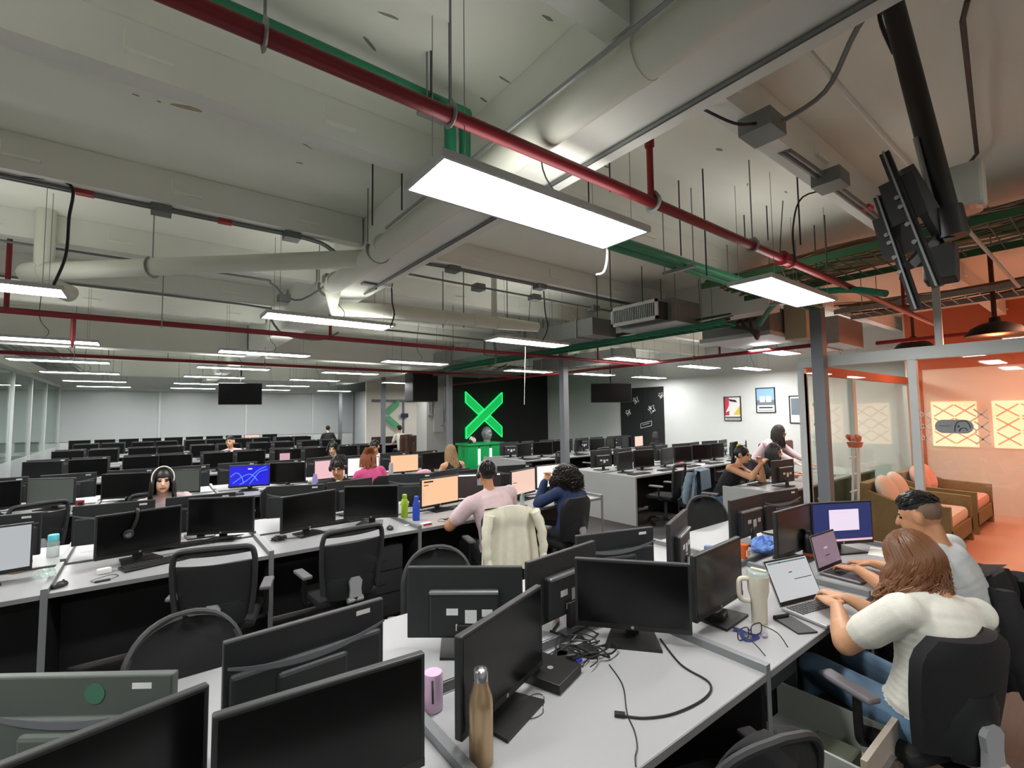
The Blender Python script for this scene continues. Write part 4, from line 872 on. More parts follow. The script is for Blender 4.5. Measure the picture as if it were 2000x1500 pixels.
def chair_pad():
    t = thing('office_chair', 'x', 'chair', (0, 0, 0), 0, 'black office chairs'); lower(t)
    n = 10; zs = [.53+.47*i/n for i in range(n+1)]
    hw = [(.2+.04*math.sin(PI*min(1, i/7)*.5))*(1-max(0, (i/n-.8)/.2)**2*.35) for i in range(n+1)]; yb = [-.29-.05*(i/n)+.0*i for i in range(n+1)]
    shell(zs, hw, yb, .05, .06).build('back_cushion', 'chair_fabric', t, True)
    shell([.5, .56, .62, .7, .78], [.1, .14, .15, .14, .1], [-.31, -.315, -.32, -.33, -.335], .02, .05).build('back_shell', 'chair_shell', t, True)
    B().prism([(-.05, .5), (.05, .5), (.042, .58), (.05, .64), (.03, .67), (-.03, .67), (-.05, .64), (-.042, .58)], -.345, -.32, 'y').cyl((-.06, -.335, .5), (.06, -.335, .5), .022, n=10).build('tilt_bracket', 'chair_grey', t)
    B().tube(smoothpath([(0, -.32, .52), (0, -.28, .44), (0, -.12, .41), (0, 0, .42)], 4), .025, 8).build('spine', 'black_plastic', t, True)
    return t
CP = {'slot': chair_slot(), 'round': chair_round(), 'pad': chair_pad()}; cused = set()
for p in CP.values(): KIDS[p.name] = [(c, list(c.children)) for c in p.children]
def put_chair(kind, x, y, deg, label, group='black office chairs', skip=()):
    p = CP[kind]
    if kind not in cused and not skip:
        cused.add(kind); o = p; o.location = (x, y, 0); o.rotation_euler = (0, 0, math.radians(deg)); o['label'] = label; return o
    return dup(p, (x, y, 0), math.radians(deg), label, group, skip)
CB = .27
def back_at(kind, x, y, deg, label):
    # place a chair so that its backrest stands at x, y
    r = math.radians(deg); return put_chair(kind, x-math.sin(r)*CB, y+math.cos(r)*CB, deg, label)
for p in CP.values(): p.scale = (.93, .93, .9)
back_at('slot', .34, 3.5, -17, 'empty black mesh chair with slotted top pushed in left of the second bank')
back_at('slot', 1.2, 3.45, 4, 'empty black mesh chair with slotted top and pale bracket in the second bank aisle')
ch_m = back_at('pad', 2.55, 3.41, -14, 'black chair of the man in pink, covered by a cream jacket')
ch_c = back_at('pad', 3.5, 3.45, 8, 'black padded chair of the curly haired woman in navy')
back_at('round', .14, 2.45, 189, 'rounded mesh chair back facing us left behind the nearest bank')
back_at('round', 1.44, 2.66, 158, 'rounded mesh chair back facing us below the cream jacket')
back_at('round', 4.3, 2.55, 150, 'rounded mesh chair standing alone in the aisle by the pale desk')
ch_w = back_at('pad', 2.47, .40, -24, 'black padded chair of the woman in the white shirt')
ch_t = back_at('pad', 3.52, .52, -6, 'black chair of the short haired man with a dark jacket hung on it')
ch_e = back_at('round', 1.42, .66, -20, 'empty mesh chair at the bottom right corner beside the open drawer'); ch_e.scale = (.93, .93, .83)
back_at('slot', 6.55, 4.25, 10, 'black mesh chair with pale bracket at the front island')
put_chair('slot', 8.6, 4.5, 75, 'black chair turned sideways at the front island beside the drawer units')
put_chair('slot', 6.95, 7.6, 10, 'black mesh chair at the rear island left of the grey column')
put_chair('slot', 8.25, 7.6, 5, 'black mesh chair at the rear island right of the grey column')
put_chair('slot', -.95, 6.7, 30, 'black mesh chair with slotted top at the left edge by the third bank')
put_chair('slot', .05, 6.75, 5, 'black mesh chair behind the woman with the headband')
put_chair('pad', 1.28, 6.7, 8, 'black padded chair at the blue swirl monitor')
put_chair('pad', 2.75, 6.7, -5, 'black padded chair of the red haired woman')
put_chair('pad', 3.9, 6.7, 5, 'black padded chair of the woman with long blond hair')
put_chair('pad', 6.5, 3.66, 188, 'chair with a blue denim jacket beside the front island')
put_chair('slot', -.9, 8.6, 185, 'black mesh chair behind the third bank at the left')
# ---------------------------------------------------------------- people: one continuous body mesh each, hair and clothing as children
for n_, c_, r_ in (('skin_a', 'c79673', .5), ('skin_b', 'b98561', .5), ('skin_c', 'd8ad93', .5), ('skin_fade', '6d5747', .6), ('lip', 'a5665a', .5), ('brow', '2a1c16', .8), ('eye', '17110f', .25), ('tee_white', 'd9d9cf', .85), ('tee_grey', 'bfc4c6', .85), ('tee_pink', 'd3bcc0', .85), ('hood_navy', '1f3158', .85), ('jeans', '5a7690', .85), ('trousers', '1b1d22', .85), ('shoe', '151515', .6), ('top_black', '17171a', .85), ('top_magenta', 'cf4f86', .85), ('jacket_dark', '15161a', .85), ('cream', 'd8d5c2', .85), ('hair_brown', '6e4629', .4), ('hair_black', '141110', .4), ('hair_red', '8a4a26', .5), ('hair_blond', '9b7d58', .45), ('hair_curl', '1e1614', .5), ('white_band', 'e6e4de', .7), ('jacket_white', 'd8d4d2', .85), ('denim', '6f8494', .9)):
    M(n_, c_, r_, var=.1, scale=25, bump=.12 if 'skin' not in n_ else .03, bscale=120)
def capsule(b, p, q, r1, r2, n=14):
    p = Vector(p); q = Vector(q); d = (q-p); d = d.normalized() if d.length > 1e-6 else Vector((0, 0, 1)); pts = []; rs = []
    for a in (80, 60, 35, 0): t = math.radians(a); pts.append(p-d*r1*math.sin(t)); rs.append(max(r1*math.cos(t), 1e-3))
    for a in (0, 35, 60, 80): t = math.radians(a); pts.append(q+d*r2*math.sin(t)); rs.append(max(r2*math.cos(t), 1e-3))
    b.tube(pts, rs, n)
class Body:
    def __init__(s): s.b = B(); s.pr = []
    def cap(s, p, q, r1, r2, tag_): capsule(s.b, p, q, r1, r2); s.pr.append(('c', np.array(p), np.array(q), r1, r2, tag_))
    def ell(s, c, r, R, tag_): s.b.ell(c, r, 16, 10, R); s.pr.append(('e', np.array(c), np.array(r), np.array(R), 0, tag_))
    def finish(s, name, parent, mats, voxel, smooth=7):
        me = bpy.data.meshes.new(name); me.from_pydata(s.b.v, [], s.b.f)
        bm = bmesh.new(); bm.from_mesh(me); bmesh.ops.recalc_face_normals(bm, faces=bm.faces[:]); bm.to_mesh(me); bm.free()
        o = bpy.data.objects.new(name, me); COL.objects.link(o)
        m = o.modifiers.new('r', 'REMESH'); m.mode = 'VOXEL'; m.voxel_size = voxel; m.use_smooth_shade = True
        m2 = o.modifiers.new('s', 'SMOOTH'); m2.factor = .5; m2.iterations = smooth
        dg = bpy.context.evaluated_depsgraph_get(); ev = o.evaluated_get(dg); nm = bpy.data.meshes.new_from_object(ev)
        o.modifiers.clear(); o.data = nm; bpy.data.meshes.remove(me); nm.name = name
        for mt in mats: nm.materials.append(MATS[mt])
        n = len(nm.polygons); cen = np.zeros(n*3); nm.polygons.foreach_get('center', cen); cen = cen.reshape(-1, 3)
        best = np.full(n, 1e9); idx = np.zeros(n, int)
        for p in s.pr:
            if p[0] == 'c':
                d = p[2]-p[1]; L = d@d+1e-12; t = np.clip(((cen-p[1])@d)/L, 0, 1); q = p[1]+t[:, None]*d; dist = np.linalg.norm(cen-q, axis=1)-(p[3]+(p[4]-p[3])*t)
            else:
                l = (cen-p[1])@p[3]; k = np.linalg.norm(l/p[2], axis=1); dist = (k-1)*p[2].min()
            bt = dist < best; best[bt] = dist[bt]; idx[bt] = mats.index(p[5])
        nm.polygons.foreach_set('material_index', idx.astype(np.int32)); nm.polygons.foreach_set('use_smooth', np.ones(n, bool)); nm.update()
        o.parent = parent; return o
def ik(s, h, l1, l2, pole):
    s = Vector(s); h = Vector(h); d = h-s; L = min(d.length, (l1+l2)*.995); d.normalize(); h = s+d*L
    a = (l1*l1-l2*l2+L*L)/(2*L); hh = math.sqrt(max(l1*l1-a*a, 0)); p = Vector(pole); p = (p-d*p.dot(d)).normalized()
    return s+d*a+p*hh, h
def strands(name, mat, parent, paths, r, n=5, flat=.6):
    b = B()
    for pts in paths:
        k = len(pts); b.tube(pts, [r*(.55+.45*math.sin(PI*min(1, .15+i/(k-1)*.95)))*(1 if i < k-1 else .3) for i in range(k)], n, True, flat)
    return b.build(name, mat, parent, True)
def human(label, hip, face, head, handL=None, handR=None, shirt='tee_white', sleeve='short', pants='trousers', skin='skin_a', hair=('short', 'hair_black'), hyaw=0, hpitch=0, hroll=0, poleL=(-.5, -.3, -.9), poleR=(.5, -.3, -.9), stand=False, voxel=.011, wide=1.0, fingers=False, group='people at the desks', name='person', front=True, armw=1.0, gripL='rest', gripR='rest'):
    """hip, head, hands in room coordinates; face in degrees (0 looks along +Y, positive turns left)"""
    rz = math.radians(face); t = thing(name, label, 'person', (hip[0], hip[1], 0), rz, group)
    Ri = Matrix.Rotation(-rz, 3, 'Z')
    def loc(p): return Ri @ (Vector(p)-Vector((hip[0], hip[1], 0)))
    H = Vector((0, 0, hip[2])); hd = loc(head)
    Rh = Matrix.Rotation(math.radians(hyaw), 3, 'Z') @ Matrix.Rotation(math.radians(hpitch), 3, 'X') @ Matrix.Rotation(math.radians(hroll), 3, 'Y')
    nb = hd+Rh @ Vector((0, -.035, -.09))+Vector((0, -.012, -.06))
    mid = (H+nb)/2+Vector((0, -.045, 0))
    sp = lambda u: H*(1-u)**2+mid*(2*u*(1-u))+nb*u*u
    def fr(u):
        d = (sp(min(u+.02, 1))-sp(max(u-.02, 0))).normalized(); x = Vector((1, 0, 0)); y = d.cross(x).normalized(); x = y.cross(d)
        return Matrix((x, y, d)).transposed()
    bd = Body(); W = wide
    up = 'skin_a' if False else shirt
    bd.ell(H+Vector((0, .0, .0)), (.17*W, .135*W, .105), Matrix.Identity(3), pants)
    TS = ((.1, .165, .13), (.24, .156, .122), (.42, .152, .115), (.6, .162, .12), (.76, .166, .112), (.86, .15, .095))
    for k in range(14):
        u = .1+.76*k/13; us = [a[0] for a in TS]
        bd.ell(sp(u), (float(np.interp(u, us, [a[1] for a in TS]))*W, float(np.interp(u, us, [a[2] for a in TS]))*W, .085), fr(u), shirt)
    F = fr(.9); sw = .172*W
    sh = {s: sp(.9)+F @ Vector((s*sw, .0, -.01)) for s in (-1, 1)}
    strap = sleeve == 'none'
    bd.cap(sh[-1], sh[1], .056*W, .056*W, skin if strap else shirt)
    for s in (-1, 1): bd.cap(sh[s], sp(.98), .052*W, .046, skin if strap else shirt)
    bd.cap(sp(.95), hd+Rh @ Vector((0, -.03, -.06)), .052, .048, skin)
    # head
    hr = lambda v: hd+Rh @ Vector(v)
    hs = .96
    bd.ell(hr((0, -.012, .025)), (.074*hs, .094*hs, .098*hs), Rh, skin)
    bd.ell(hr((0, .028, -.035)), (.056, .06, .075), Rh, skin)
    bd.cap(hr((0, .045, -.088)), hr((0, .06, -.085)), .026, .022, skin)
    if hair[0] == 'fade': bd.ell(hr((0, -.032, .03)), (.0745, .08, .075), Rh, 'skin_fade')
    if front:
        bd.cap(hr((0, .082, .012)), hr((0, .1, -.022)), .009, .014, skin)
        for s in (-1, 1):
            bd.ell(hr((s*.03, .076, .008)), (.011, .0075, .0045), Rh, 'eye')
            bd.cap(hr((s*.016, .084, .03)), hr((s*.048, .074, .026)), .0042, .0036, 'brow')
        bd.cap(hr((-.018, .082, -.054)), hr((.018, .082, -.054)), .008, .008, 'lip')
    for s in ((-1, 1) if hair[0] in ('short', 'fade', 'pony') else ()): bd.ell(hr((s*.08, -.008, .0)), (.017, .022, .034), Rh @ Matrix.Rotation(s*.25, 3, 'Z'), skin)
    # arms
    for s, hand, pole, grip in ((-1, handL, poleL, gripL), (1, handR, poleR, gripR)):
        hp = loc(hand) if hand is not None else Vector((s*.2, .34, hip[2]+.27))
        el, wr = ik(sh[s], hp, .29, .255, pole)
        ra = .046*armw*(W if armw == 1 else 1)
        lo = skin if sleeve in ('short', 'none') else shirt
        bd.cap(sh[s], el, ra*1.08, ra*.88, lo)
        if sleeve == 'short': bd.cap(sh[s], sh[s].lerp(el, .62), ra*1.3, ra*1.27, shirt)
        if sleeve == 'long': bd.cap(sh[s], el, ra*1.3, ra*1.2, shirt); bd.cap(el, el.lerp(wr, .93), ra*1.15, ra*.9, shirt)
        bd.cap(el, el.lerp(wr, .35), ra*.92, ra*.9, lo); bd.cap(el.lerp(wr, .3), wr, ra*.88, .027, lo)
        d = (wr-el).normalized(); fd = (d*.6+Vector((0, .7, -.25))).normalized() if grip == 'rest' else d
        if grip == 'up': fd = (d+Vector((-s*.5, .1, .1))).normalized()
        side = fd.cross(Vector((0, 0, 1))).normalized(); nrm = side.cross(fd)
        pc = wr+fd*.045; Rp = Matrix((side, fd, nrm)).transposed()
        bd.ell(pc, (.04, .05, .018), Rp, skin)
        if fingers or True:
            rr = .0085 if fingers else .0105
            for k, (off, L) in enumerate(((-.03, .062), (-.011, .072), (.009, .068), (.027, .054))):
                b0 = wr+fd*.082+side*off; b1 = b0+fd*L*.5+nrm*.006; b2 = b1+(fd*.8-nrm*.6).normalized()*L*.32; b3 = b2+(fd*.45-nrm*.9).normalized()*L*.28
                bd.cap(b0-fd*.02, b1, rr*1.1, rr, skin); bd.cap(b1, b2, rr, rr*.92, skin); bd.cap(b2, b3, rr*.92, rr*.8, skin)
            tb = wr+fd*.03-side*s*.034; t1 = tb+(fd*.7-side*s*.7).normalized()*.035; t2 = t1+(fd*.95-side*s*.15-nrm*.2).normalized()*.032
            bd.cap(tb, t1, .0135, .011, skin); bd.cap(t1, t2, .011, .009, skin)
    # legs
    for s in (-1, 1):
        if stand:
            kn = Vector((s*.1, .03, hip[2]*.53)); an = Vector((s*.11, -.02, .08))
        else:
            kn = Vector((s*.13, .43, hip[2]+.0)); an = Vector((s*.13, .40, .09))
        bd.cap(H+Vector((s*.088*W, 0, -.01)), kn, .085*W, .06*W, pants); bd.cap(kn, an, .056*W, .04, pants)
        bd.cap(an+Vector((0, -.03, -.045)), an+Vector((0, .15, -.055)), .036, .03, 'shoe')
    mats = []
    for p in bd.pr:
        if p[5] not in mats: mats.append(p[5])
    body = bd.finish('body', t, mats, voxel)
    # hair
    rg = random.Random(sum(map(ord, label))); st, hm = hair[0], hair[1]
    if st in ('short', 'fade'):
        paths = []
        for i in range(240):
            a = rg.uniform(0, 2*PI); e = rg.uniform(.12, 1) if st == 'short' else rg.uniform(.45, 1)
            front_ = math.sin(a)
            if front_ > .55 and e < .62: e = rg.uniform(.62, 1)
            if abs(math.cos(a)) > .75 and st == 'short' and e < .3 and front_ > -.2: e += .25
            v = Vector((math.cos(a)*math.sqrt(1-e*e)*.074, -.012+math.sin(a)*math.sqrt(1-e*e)*.094, .025+e*.098))*1.0
            nv = Vector((v.x/.0055, (v.y+.012)/.0088, (v.z-.025)/.0096)).normalized(); tn = Vector((rg.uniform(-.3, .3), .55, -.1)); tn = (tn-nv*tn.dot(nv)).normalized()
            paths.append([hr(v+nv*.002-tn*.018), hr(v+nv*.012), hr(v+nv*.012+tn*.02)])
        b = B(); b.ell(hr((0, -.016, .034 if st == 'short' else .05)), (.0765 if st == 'short' else .07, .0955 if st == 'short' else .09, .094 if st == 'short' else .076), 18, 12, Rh)
        b.build('scalp_hair', hm, t, True); strands('hair', hm, t, paths, .008)
    elif st in ('long', 'wavy', 'pony', 'curly', 'updo'):
        b = B(); b.ell(hr((0, -.02, .032)), (.08, .098, .095), 18, 12, Rh)
        b.build('scalp_hair', hm, t, True); paths = []; Lh = hair[2] if len(hair) > 2 else .3
        N_ = {'long': 330, 'wavy': 380, 'pony': 200, 'curly': 420, 'updo': 260}[st]
        for i in range(N_):
            a = rg.uniform(-1, 1); ang = -PI/2+a*(PI*.72 if st != 'wavy' else PI*.8)
            e0 = rg.uniform(.0, .9); c_, s_ = math.cos(ang), math.sin(ang)
            srf = lambda e, k=1.06: Vector((c_*math.sqrt(max(0, 1-e*e))*.077*k, -.014+s_*math.sqrt(max(0, 1-e*e))*.096*k, .028+e*.1*k))
            p0 = hr(srf(min(.98, e0+.3))); p1 = hr(srf(e0)); p2 = hr(srf(-.15, 1.12)); out = (Rh @ Vector((c_, s_, 0)))
            if st in ('long', 'wavy'):
                w_ = .012 if st == 'long' else .03; ph = rg.uniform(0, 6); L = Lh*rg.uniform(.8, 1.08); k = 7; path = [p0, p1, p2]
                drift = Vector(hair[3]) if len(hair) > 3 else Vector((0, 0, 0))
                for j in range(1, k+1):
                    u = j/k; path.append(p2+Vector((0, 0, -L*u))+out*(.008+.014*u*(1 if st == 'wavy' else .7))+drift*u+Vector((math.sin(ph+u*9)*w_*u, math.cos(ph*1.3+u*9)*w_*u, 0)))
                paths.append(path)
            elif st == 'pony':
                paths.append([p0, p1, hr(srf(.25, 1.04))*.5+hr((0, -.11, .03))*.5, hr((0, -.12, .03))])
            elif st == 'updo':
                q = hr((rg.uniform(-.05, .05), -.07+rg.uniform(-.05, .03), .07+rg.uniform(-.02, .08))); paths.append([p2, p1, p1.lerp(q, .5)+out*.015, q, q+Vector((rg.uniform(-.03, .03), rg.uniform(-.03, .03), rg.uniform(-.03, .02)))])
                if rg.random() < .5: paths.append([p1, p2+out*.02, p2+out*.03+Vector((0, 0, -Lh*rg.uniform(.2, 1))), p2+out*.01+Vector((rg.uniform(-.03, .03), rg.uniform(-.02, .02), -Lh*rg.uniform(.6, 1.2)))])
            else:
                ph = rg.uniform(0, 6); L = Lh*rg.uniform(.25, 1.05); k = 10; path = [p1]
                for j in range(1, k+1):
                    u = j/k; path.append(p1.lerp(p2, min(1, u*2))+Vector((0, 0, -L*u))+out*(.035+.06*u)+Vector((math.sin(ph+u*22), math.cos(ph+u*22), math.sin(ph*2+u*15)*.5))*.018)
                paths.append(path)
        if st == 'pony':
            for i in range(90):
                ph = rg.uniform(0, 6); q = hr((rg.uniform(-.02, .02), -.12, .03)); path = [q]
                for j in range(1, 8): u = j/7; path.append(q+Vector((math.sin(ph+u*5)*.025*u+rg.uniform(-.02, .02)*u, -.03*math.sin(u*2.5)+rg.uniform(-.01, .01), -Lh*u)))
                paths.append(path)
        strands('hair', hm, t, paths, .0075 if st != 'curly' else .0085, 5 if voxel < .009 else 4)
    t['_h'] = 1
    return t, hr, Rh, loc
def done(t): 
    if '_h' in t: del t['_h']
# --- woman in white shirt at the silver laptop (front right)
w1, hr1, R1_, lc1 = human('woman in a white shirt with long brown hair typing on a silver laptop', (2.56, .56, .5), -24, (2.635, .60, 1.10), (2.66, .905, .815), (2.80, .90, .815), 'tee_white', 'short', 'jeans', 'skin_a', ('wavy', 'hair_brown', .2, (.0, .03, 0)), hyaw=14, hpitch=-26, voxel=.0065, wide=1.12, fingers=True, poleL=(-.8, -.35, -.7), front=False, armw=1.2)
# --- man with faded haircut
w2_, hr2, R2_, lc2 = human('short haired man in a pale grey shirt typing on a dark laptop', (3.38, .55, .5), -2, (3.27, .705, 1.185), (3.36, 1.02, .81), (3.56, 1.0, .81), 'tee_grey', 'short', 'trousers', 'skin_b', ('fade', 'hair_black'), hyaw=8, hpitch=-16, voxel=.0065, wide=1.05, fingers=True)
# --- man in pink with headset
w3, hr3, R3_, lc3 = human('man in a pale pink shirt wearing a headset, seen from behind', (2.62, 3.6, .48), -3, (2.555, 3.74, 1.185), (2.42, 3.95, .82), (2.75, 4.0, .8), 'tee_pink', 'short', 'trousers', 'skin_b', ('short', 'hair_black'), hyaw=-6, voxel=.009, wide=1.28, poleL=(-1, -.3, -.6), front=False)
b = B(); b.tube([hr3((.09*math.cos(a), -.01, .03+.105*math.sin(a))) for a in [PI*i/10 for i in range(11)]], .007, 6); hb = b.build('headset_band', M('silver', 'b9b9ba', .4, .5), w3, True)
B().ell(hr3((-.088, -.005, -.005)), (.018, .03, .034), 12, 8, R3_).ell(hr3((.088, -.005, -.005)), (.018, .03, .034), 12, 8, R3_).build('ear_cups', 'black_plastic', w3, True)
# --- woman with curly hair in navy hoodie
w4, hr4, R4_, lc4 = human('woman with dark curly hair in a navy hoodie resting her chin on her hands', (3.56, 3.66, .48), 6, (3.63, 3.80, 1.08), (3.50, 3.98, 1.0), (3.62, 3.99, 1.0), 'hood_navy', 'long', 'trousers', 'skin_a', ('curly', 'hair_curl', .2), hyaw=14, hpitch=-8, voxel=.009, wide=1.08, gripL='up', gripR='up', front=False)
# --- woman with white headband facing us
w5, hr5, R5_, lc5 = human('woman with long dark hair and a white headband facing the camera', (.2, 5.74, .5), 172, (.115, 5.6, 1.165), (.32, 5.35, .82), (.05, 5.35, .82), 'tee_pink', 'short', 'trousers', 'skin_c', ('long', 'hair_black', .2), hyaw=8, hpitch=-6, voxel=.0065)
B().tube([hr5((.083*math.cos(a), .022-.02*math.sin(a), .03+.103*math.sin(a))) for a in [-.35+(PI+.7)*i/14 for i in range(15)]], .017, 8, flat=.45).build('headband', 'white_band', w5, True)
# --- man with headphones and glasses
w6, hr6, R6_, lc6 = human('man with glasses and headphones in a dark jacket facing the camera', (1.78, 5.72, .5), 168, (1.735, 5.56, 1.155), None, None, 'jacket_dark', 'long', 'trousers', 'skin_b', ('short', 'hair_black'), hyaw=-18, hpitch=-14, voxel=.0065, wide=1.08)
B().tube([hr6((.09*math.cos(a), -.02, .03+.108*math.sin(a))) for a in [PI*i/10 for i in range(11)]], .008, 6).build('headset_band', 'black_plastic', w6, True)
B().ell(hr6((-.088, -.01, -.005)), (.02, .034, .038), 12, 8, R6_).ell(hr6((.088, -.01, -.005)), (.02, .034, .038), 12, 8, R6_).build('ear_cups', 'black_plastic', w6, True)
def glasses(t, hr, mat='black_plastic'):
    b = B()
    for s in (-1, 1):
        b.tube([hr((s*.032+.023*math.cos(a), .096, .008+.018*math.sin(a))) for a in [2*PI*i/12 for i in range(13)]], .0022, 4); b.tube([hr((s*.055, .094, .012)), hr((s*.076, .0, .012))], .002, 4)
    b.tube([hr((-.009, .098, .012)), hr((.009, .098, .012))], .002, 4); b.build('glasses', mat, t)
glasses(w6, hr6)
bdw = B(); bdw.ell(lc6((1.735, 5.56, .93)), (.05, .05, .09)); bdw.build('shirt_collar', 'tee_white', w6, True)
# --- third bank people
w7, hr7, _, _ = human('woman with piled red hair in a magenta top, seen from behind', (2.62, 6.72, .5), 0, (2.56, 6.83, 1.14), None, None, 'top_magenta', 'long', 'trousers', 'skin_c', ('updo', 'hair_red', .16), voxel=.012, front=False)
w8, hr8, _, _ = human('woman with long straight blond hair and bare shoulders, seen from behind', (3.98, 6.72, .5), 2, (3.96, 6.85, 1.13), None, None, 'top_black', 'none', 'trousers', 'skin_a', ('long', 'hair_blond', .3, (0, -.05, 0)), voxel=.012, front=False)
w9, hr9, _, _ = human('young man with dark swept hair looking down behind the third bank', (2.68, 8.78, .5), 176, (2.6, 8.65, 1.18), None, None, 'jacket_dark', 'long', 'trousers', 'skin_c', ('long', 'hair_black', .05), hyaw=-25, hpitch=-18, voxel=.009)
w10, hr10, _, _ = human('dark haired person in glasses and pink half hidden behind the red hair', (3.4, 8.8, .5), 176, (3.37, 8.65, 1.16), None, None, 'tee_pink', 'short', 'trousers', 'skin_b', ('short', 'hair_black'), hyaw=-40, hpitch=-14, voxel=.011); glasses(w10, hr10)
w11, hr11, _, _ = human('man whose face alone shows over the fourth bank monitors', (1.45, 11.85, .52), 180, (1.38, 11.75, 1.22), None, None, 'tee_pink', 'short', 'trousers', 'skin_a', ('fade', 'hair_black'), hyaw=-30, hpitch=4, voxel=.012)
w12, hr12, _, _ = human('person in black and white seated at the frosted back wall', (5.55, 18.95, .55), -20, (5.55, 19.1, 1.24), None, None, 'top_black', 'long', 'trousers', 'skin_c', ('short', 'hair_black'), voxel=.014, front=False)
w13, hr13, _, _ = human('person in a white shirt seated far off by the cream room', (6.85, 15.1, .52), 0, (6.83, 15.3, 1.27), None, None, 'tee_white', 'short', 'trousers', 'skin_a', ('short', 'hair_black'), voxel=.014, front=False)
# --- women near the lounge
w14, hr14, R14, _ = human('woman in a black sleeveless top with a yellow hair clip, hands clasped', (6.52, 3.6, .5), 172, (6.6, 3.3, 1.14), (6.72, 3.12, 1.02), (6.68, 3.1, 1.02), 'top_black', 'none', 'jeans', 'skin_a', ('pony', 'hair_black', .24), hyaw=12, hpitch=-6, voxel=.009, poleL=(-.4, .6, -1), poleR=(.4, .6, -1), gripL='up', gripR='up')
q = hr14((.0, -.06, .12)); cl = B()
for k in range(5): cl.ell(q+Vector((.025*math.cos(k*1.3), .02*math.sin(k*1.3), .012*(k % 2))), (.02, .008, .018), 8, 6)
cl.build('hair_clip', M('clip_yellow', 'c6c23a', .4), w14, True)
w15, hr15, _, _ = human('dark haired woman in a black top seated beside the hair clip woman', (7.55, 3.58, .5), 175, (7.58, 3.3, 1.13), (7.72, 3.0, .82), (7.45, 3.0, .82), 'top_black', 'short', 'trousers', 'skin_a', ('long', 'hair_black', .22), hyaw=18, hpitch=-10, voxel=.01)
w16, hr16, _, _ = human('woman in pale pink with glasses leaning over behind the seated women', (8.45, 3.95, .88), 175, (8.42, 3.58, 1.38), (8.6, 3.1, .82), (8.2, 3.1, .82), 'tee_pink', 'long', 'trousers', 'skin_c', ('long', 'hair_curl', .24), hyaw=20, hpitch=-20, voxel=.01, stand=True); glasses(w16, hr16)
w17, hr17, _, _ = human('dark haired person bent low at the rear island by the door', (10.55, 7.5, .5), -10, (10.6, 7.62, 1.1), None, None, 'top_black', 'long', 'trousers', 'skin_b', ('long', 'hair_black', .2), voxel=.014, front=False)
for t in (w1, w2_, w3, w4, w5, w6, w7, w8, w9, w10, w11, w12, w13, w14, w15, w16, w17): done(t)
# ---------------------------------------------------------------- garments hung on chairs
def drape(name, label, cat, mat, x, y, deg, w_, ztop, zbot, yoff=-.05, sleeves=True, seed=1, rough=.02):
    rg = random.Random(seed); t = thing(name, label, cat, (x, y, 0), math.radians(deg), 'jackets hung on chairs')
    nx, nz = 26, 20; vs = []
    ph = [rg.uniform(0, 6) for _ in range(4)]
    for s in (0, 1):
        for i in range(nz+1):
            v = i/nz
            for j in range(nx+1):
                u = -1+2*j/nx; z = ztop-(ztop-zbot)*v-.05*(abs(u)**2.2)*(1-v)
                hw = w_*(.86+.2*v); fold = rough*(math.sin(u*7+ph[0])+.7*math.sin(u*13+ph[1]+v*2))*(.25+v)
                yy = yoff-.05*v+.06*u*u+fold-.02*math.sin(PI*min(1, v*3))
                vs.append((u*hw, yy+(.03 if s else 0), z))
    m = nx+1; off = (nz+1)*m; fs = []
    for i in range(nz):
        for j in range(nx): a = i*m+j; fs += [(a, a+1, a+m+1, a+m), (off+a, off+a+m, off+a+m+1, off+a+1)]
    for i in range(nz):
        for j in (0, nx): a = i*m+j; fs.append((a, a+m, off+a+m, off+a))
    for j in range(nx):
        for i in (0, nz): a = i*m+j; fs.append((a, a+1, off+a+1, off+a))
    B().add(vs, fs).build('body', mat, t, True)
    # front panels folded over the top
    B().add([(-w_*.85, yoff+.03, ztop-.01), (w_*.85, yoff+.03, ztop-.01), (w_*.8, yoff+.12, ztop-.03), (-w_*.8, yoff+.12, ztop-.03), (-w_*.8, yoff+.13, ztop-.3), (w_*.8, yoff+.13, ztop-.3)], [(0, 1, 2, 3), (3, 2, 5, 4)]).build('lining', mat, t)
    if sleeves:
        for s in (-1, 1):
            pts = smoothpath([(s*w_*.82, yoff-.01, ztop-.06), (s*w_*.98, yoff-.05, ztop-.2), (s*w_*1.0, yoff-.08, ztop-.38), (s*w_*.93, yoff-.1, zbot+.02)], 5); k = len(pts)
            B().tube([p+Vector((.004*math.sin(i*2.3), .006*math.sin(i*1.9), 0)) for i, p in enumerate(pts)], [.06-.022*i/k+.004*math.sin(i*2.1) for i in range(k)], 12, True, .75).build('sleeve', mat, t, True)
    return t
drape('jacket', 'cream jacket draped over the chair of the man in pink', 'jacket', 'cream', 2.54, 3.36, -14, .26, .955, .42, seed=3)
drape('jacket', 'black jacket hung over the chair of the short haired man', 'jacket', 'jacket_dark', 3.5, .47, -6, .2, .93, .38, seed=4)
drape('jacket', 'blue denim jacket on the chair of the hair clip woman', 'jacket', 'denim', 6.42, 3.88, 190, .24, .93, .42, yoff=-.02, seed=5)
drape('jacket', 'brown jacket hanging on the chair near the cream far room', 'jacket', M('brown_cloth', '4a322a', .9), 6.9, 14.85, 0, .26, 1.1, .5, seed=6)
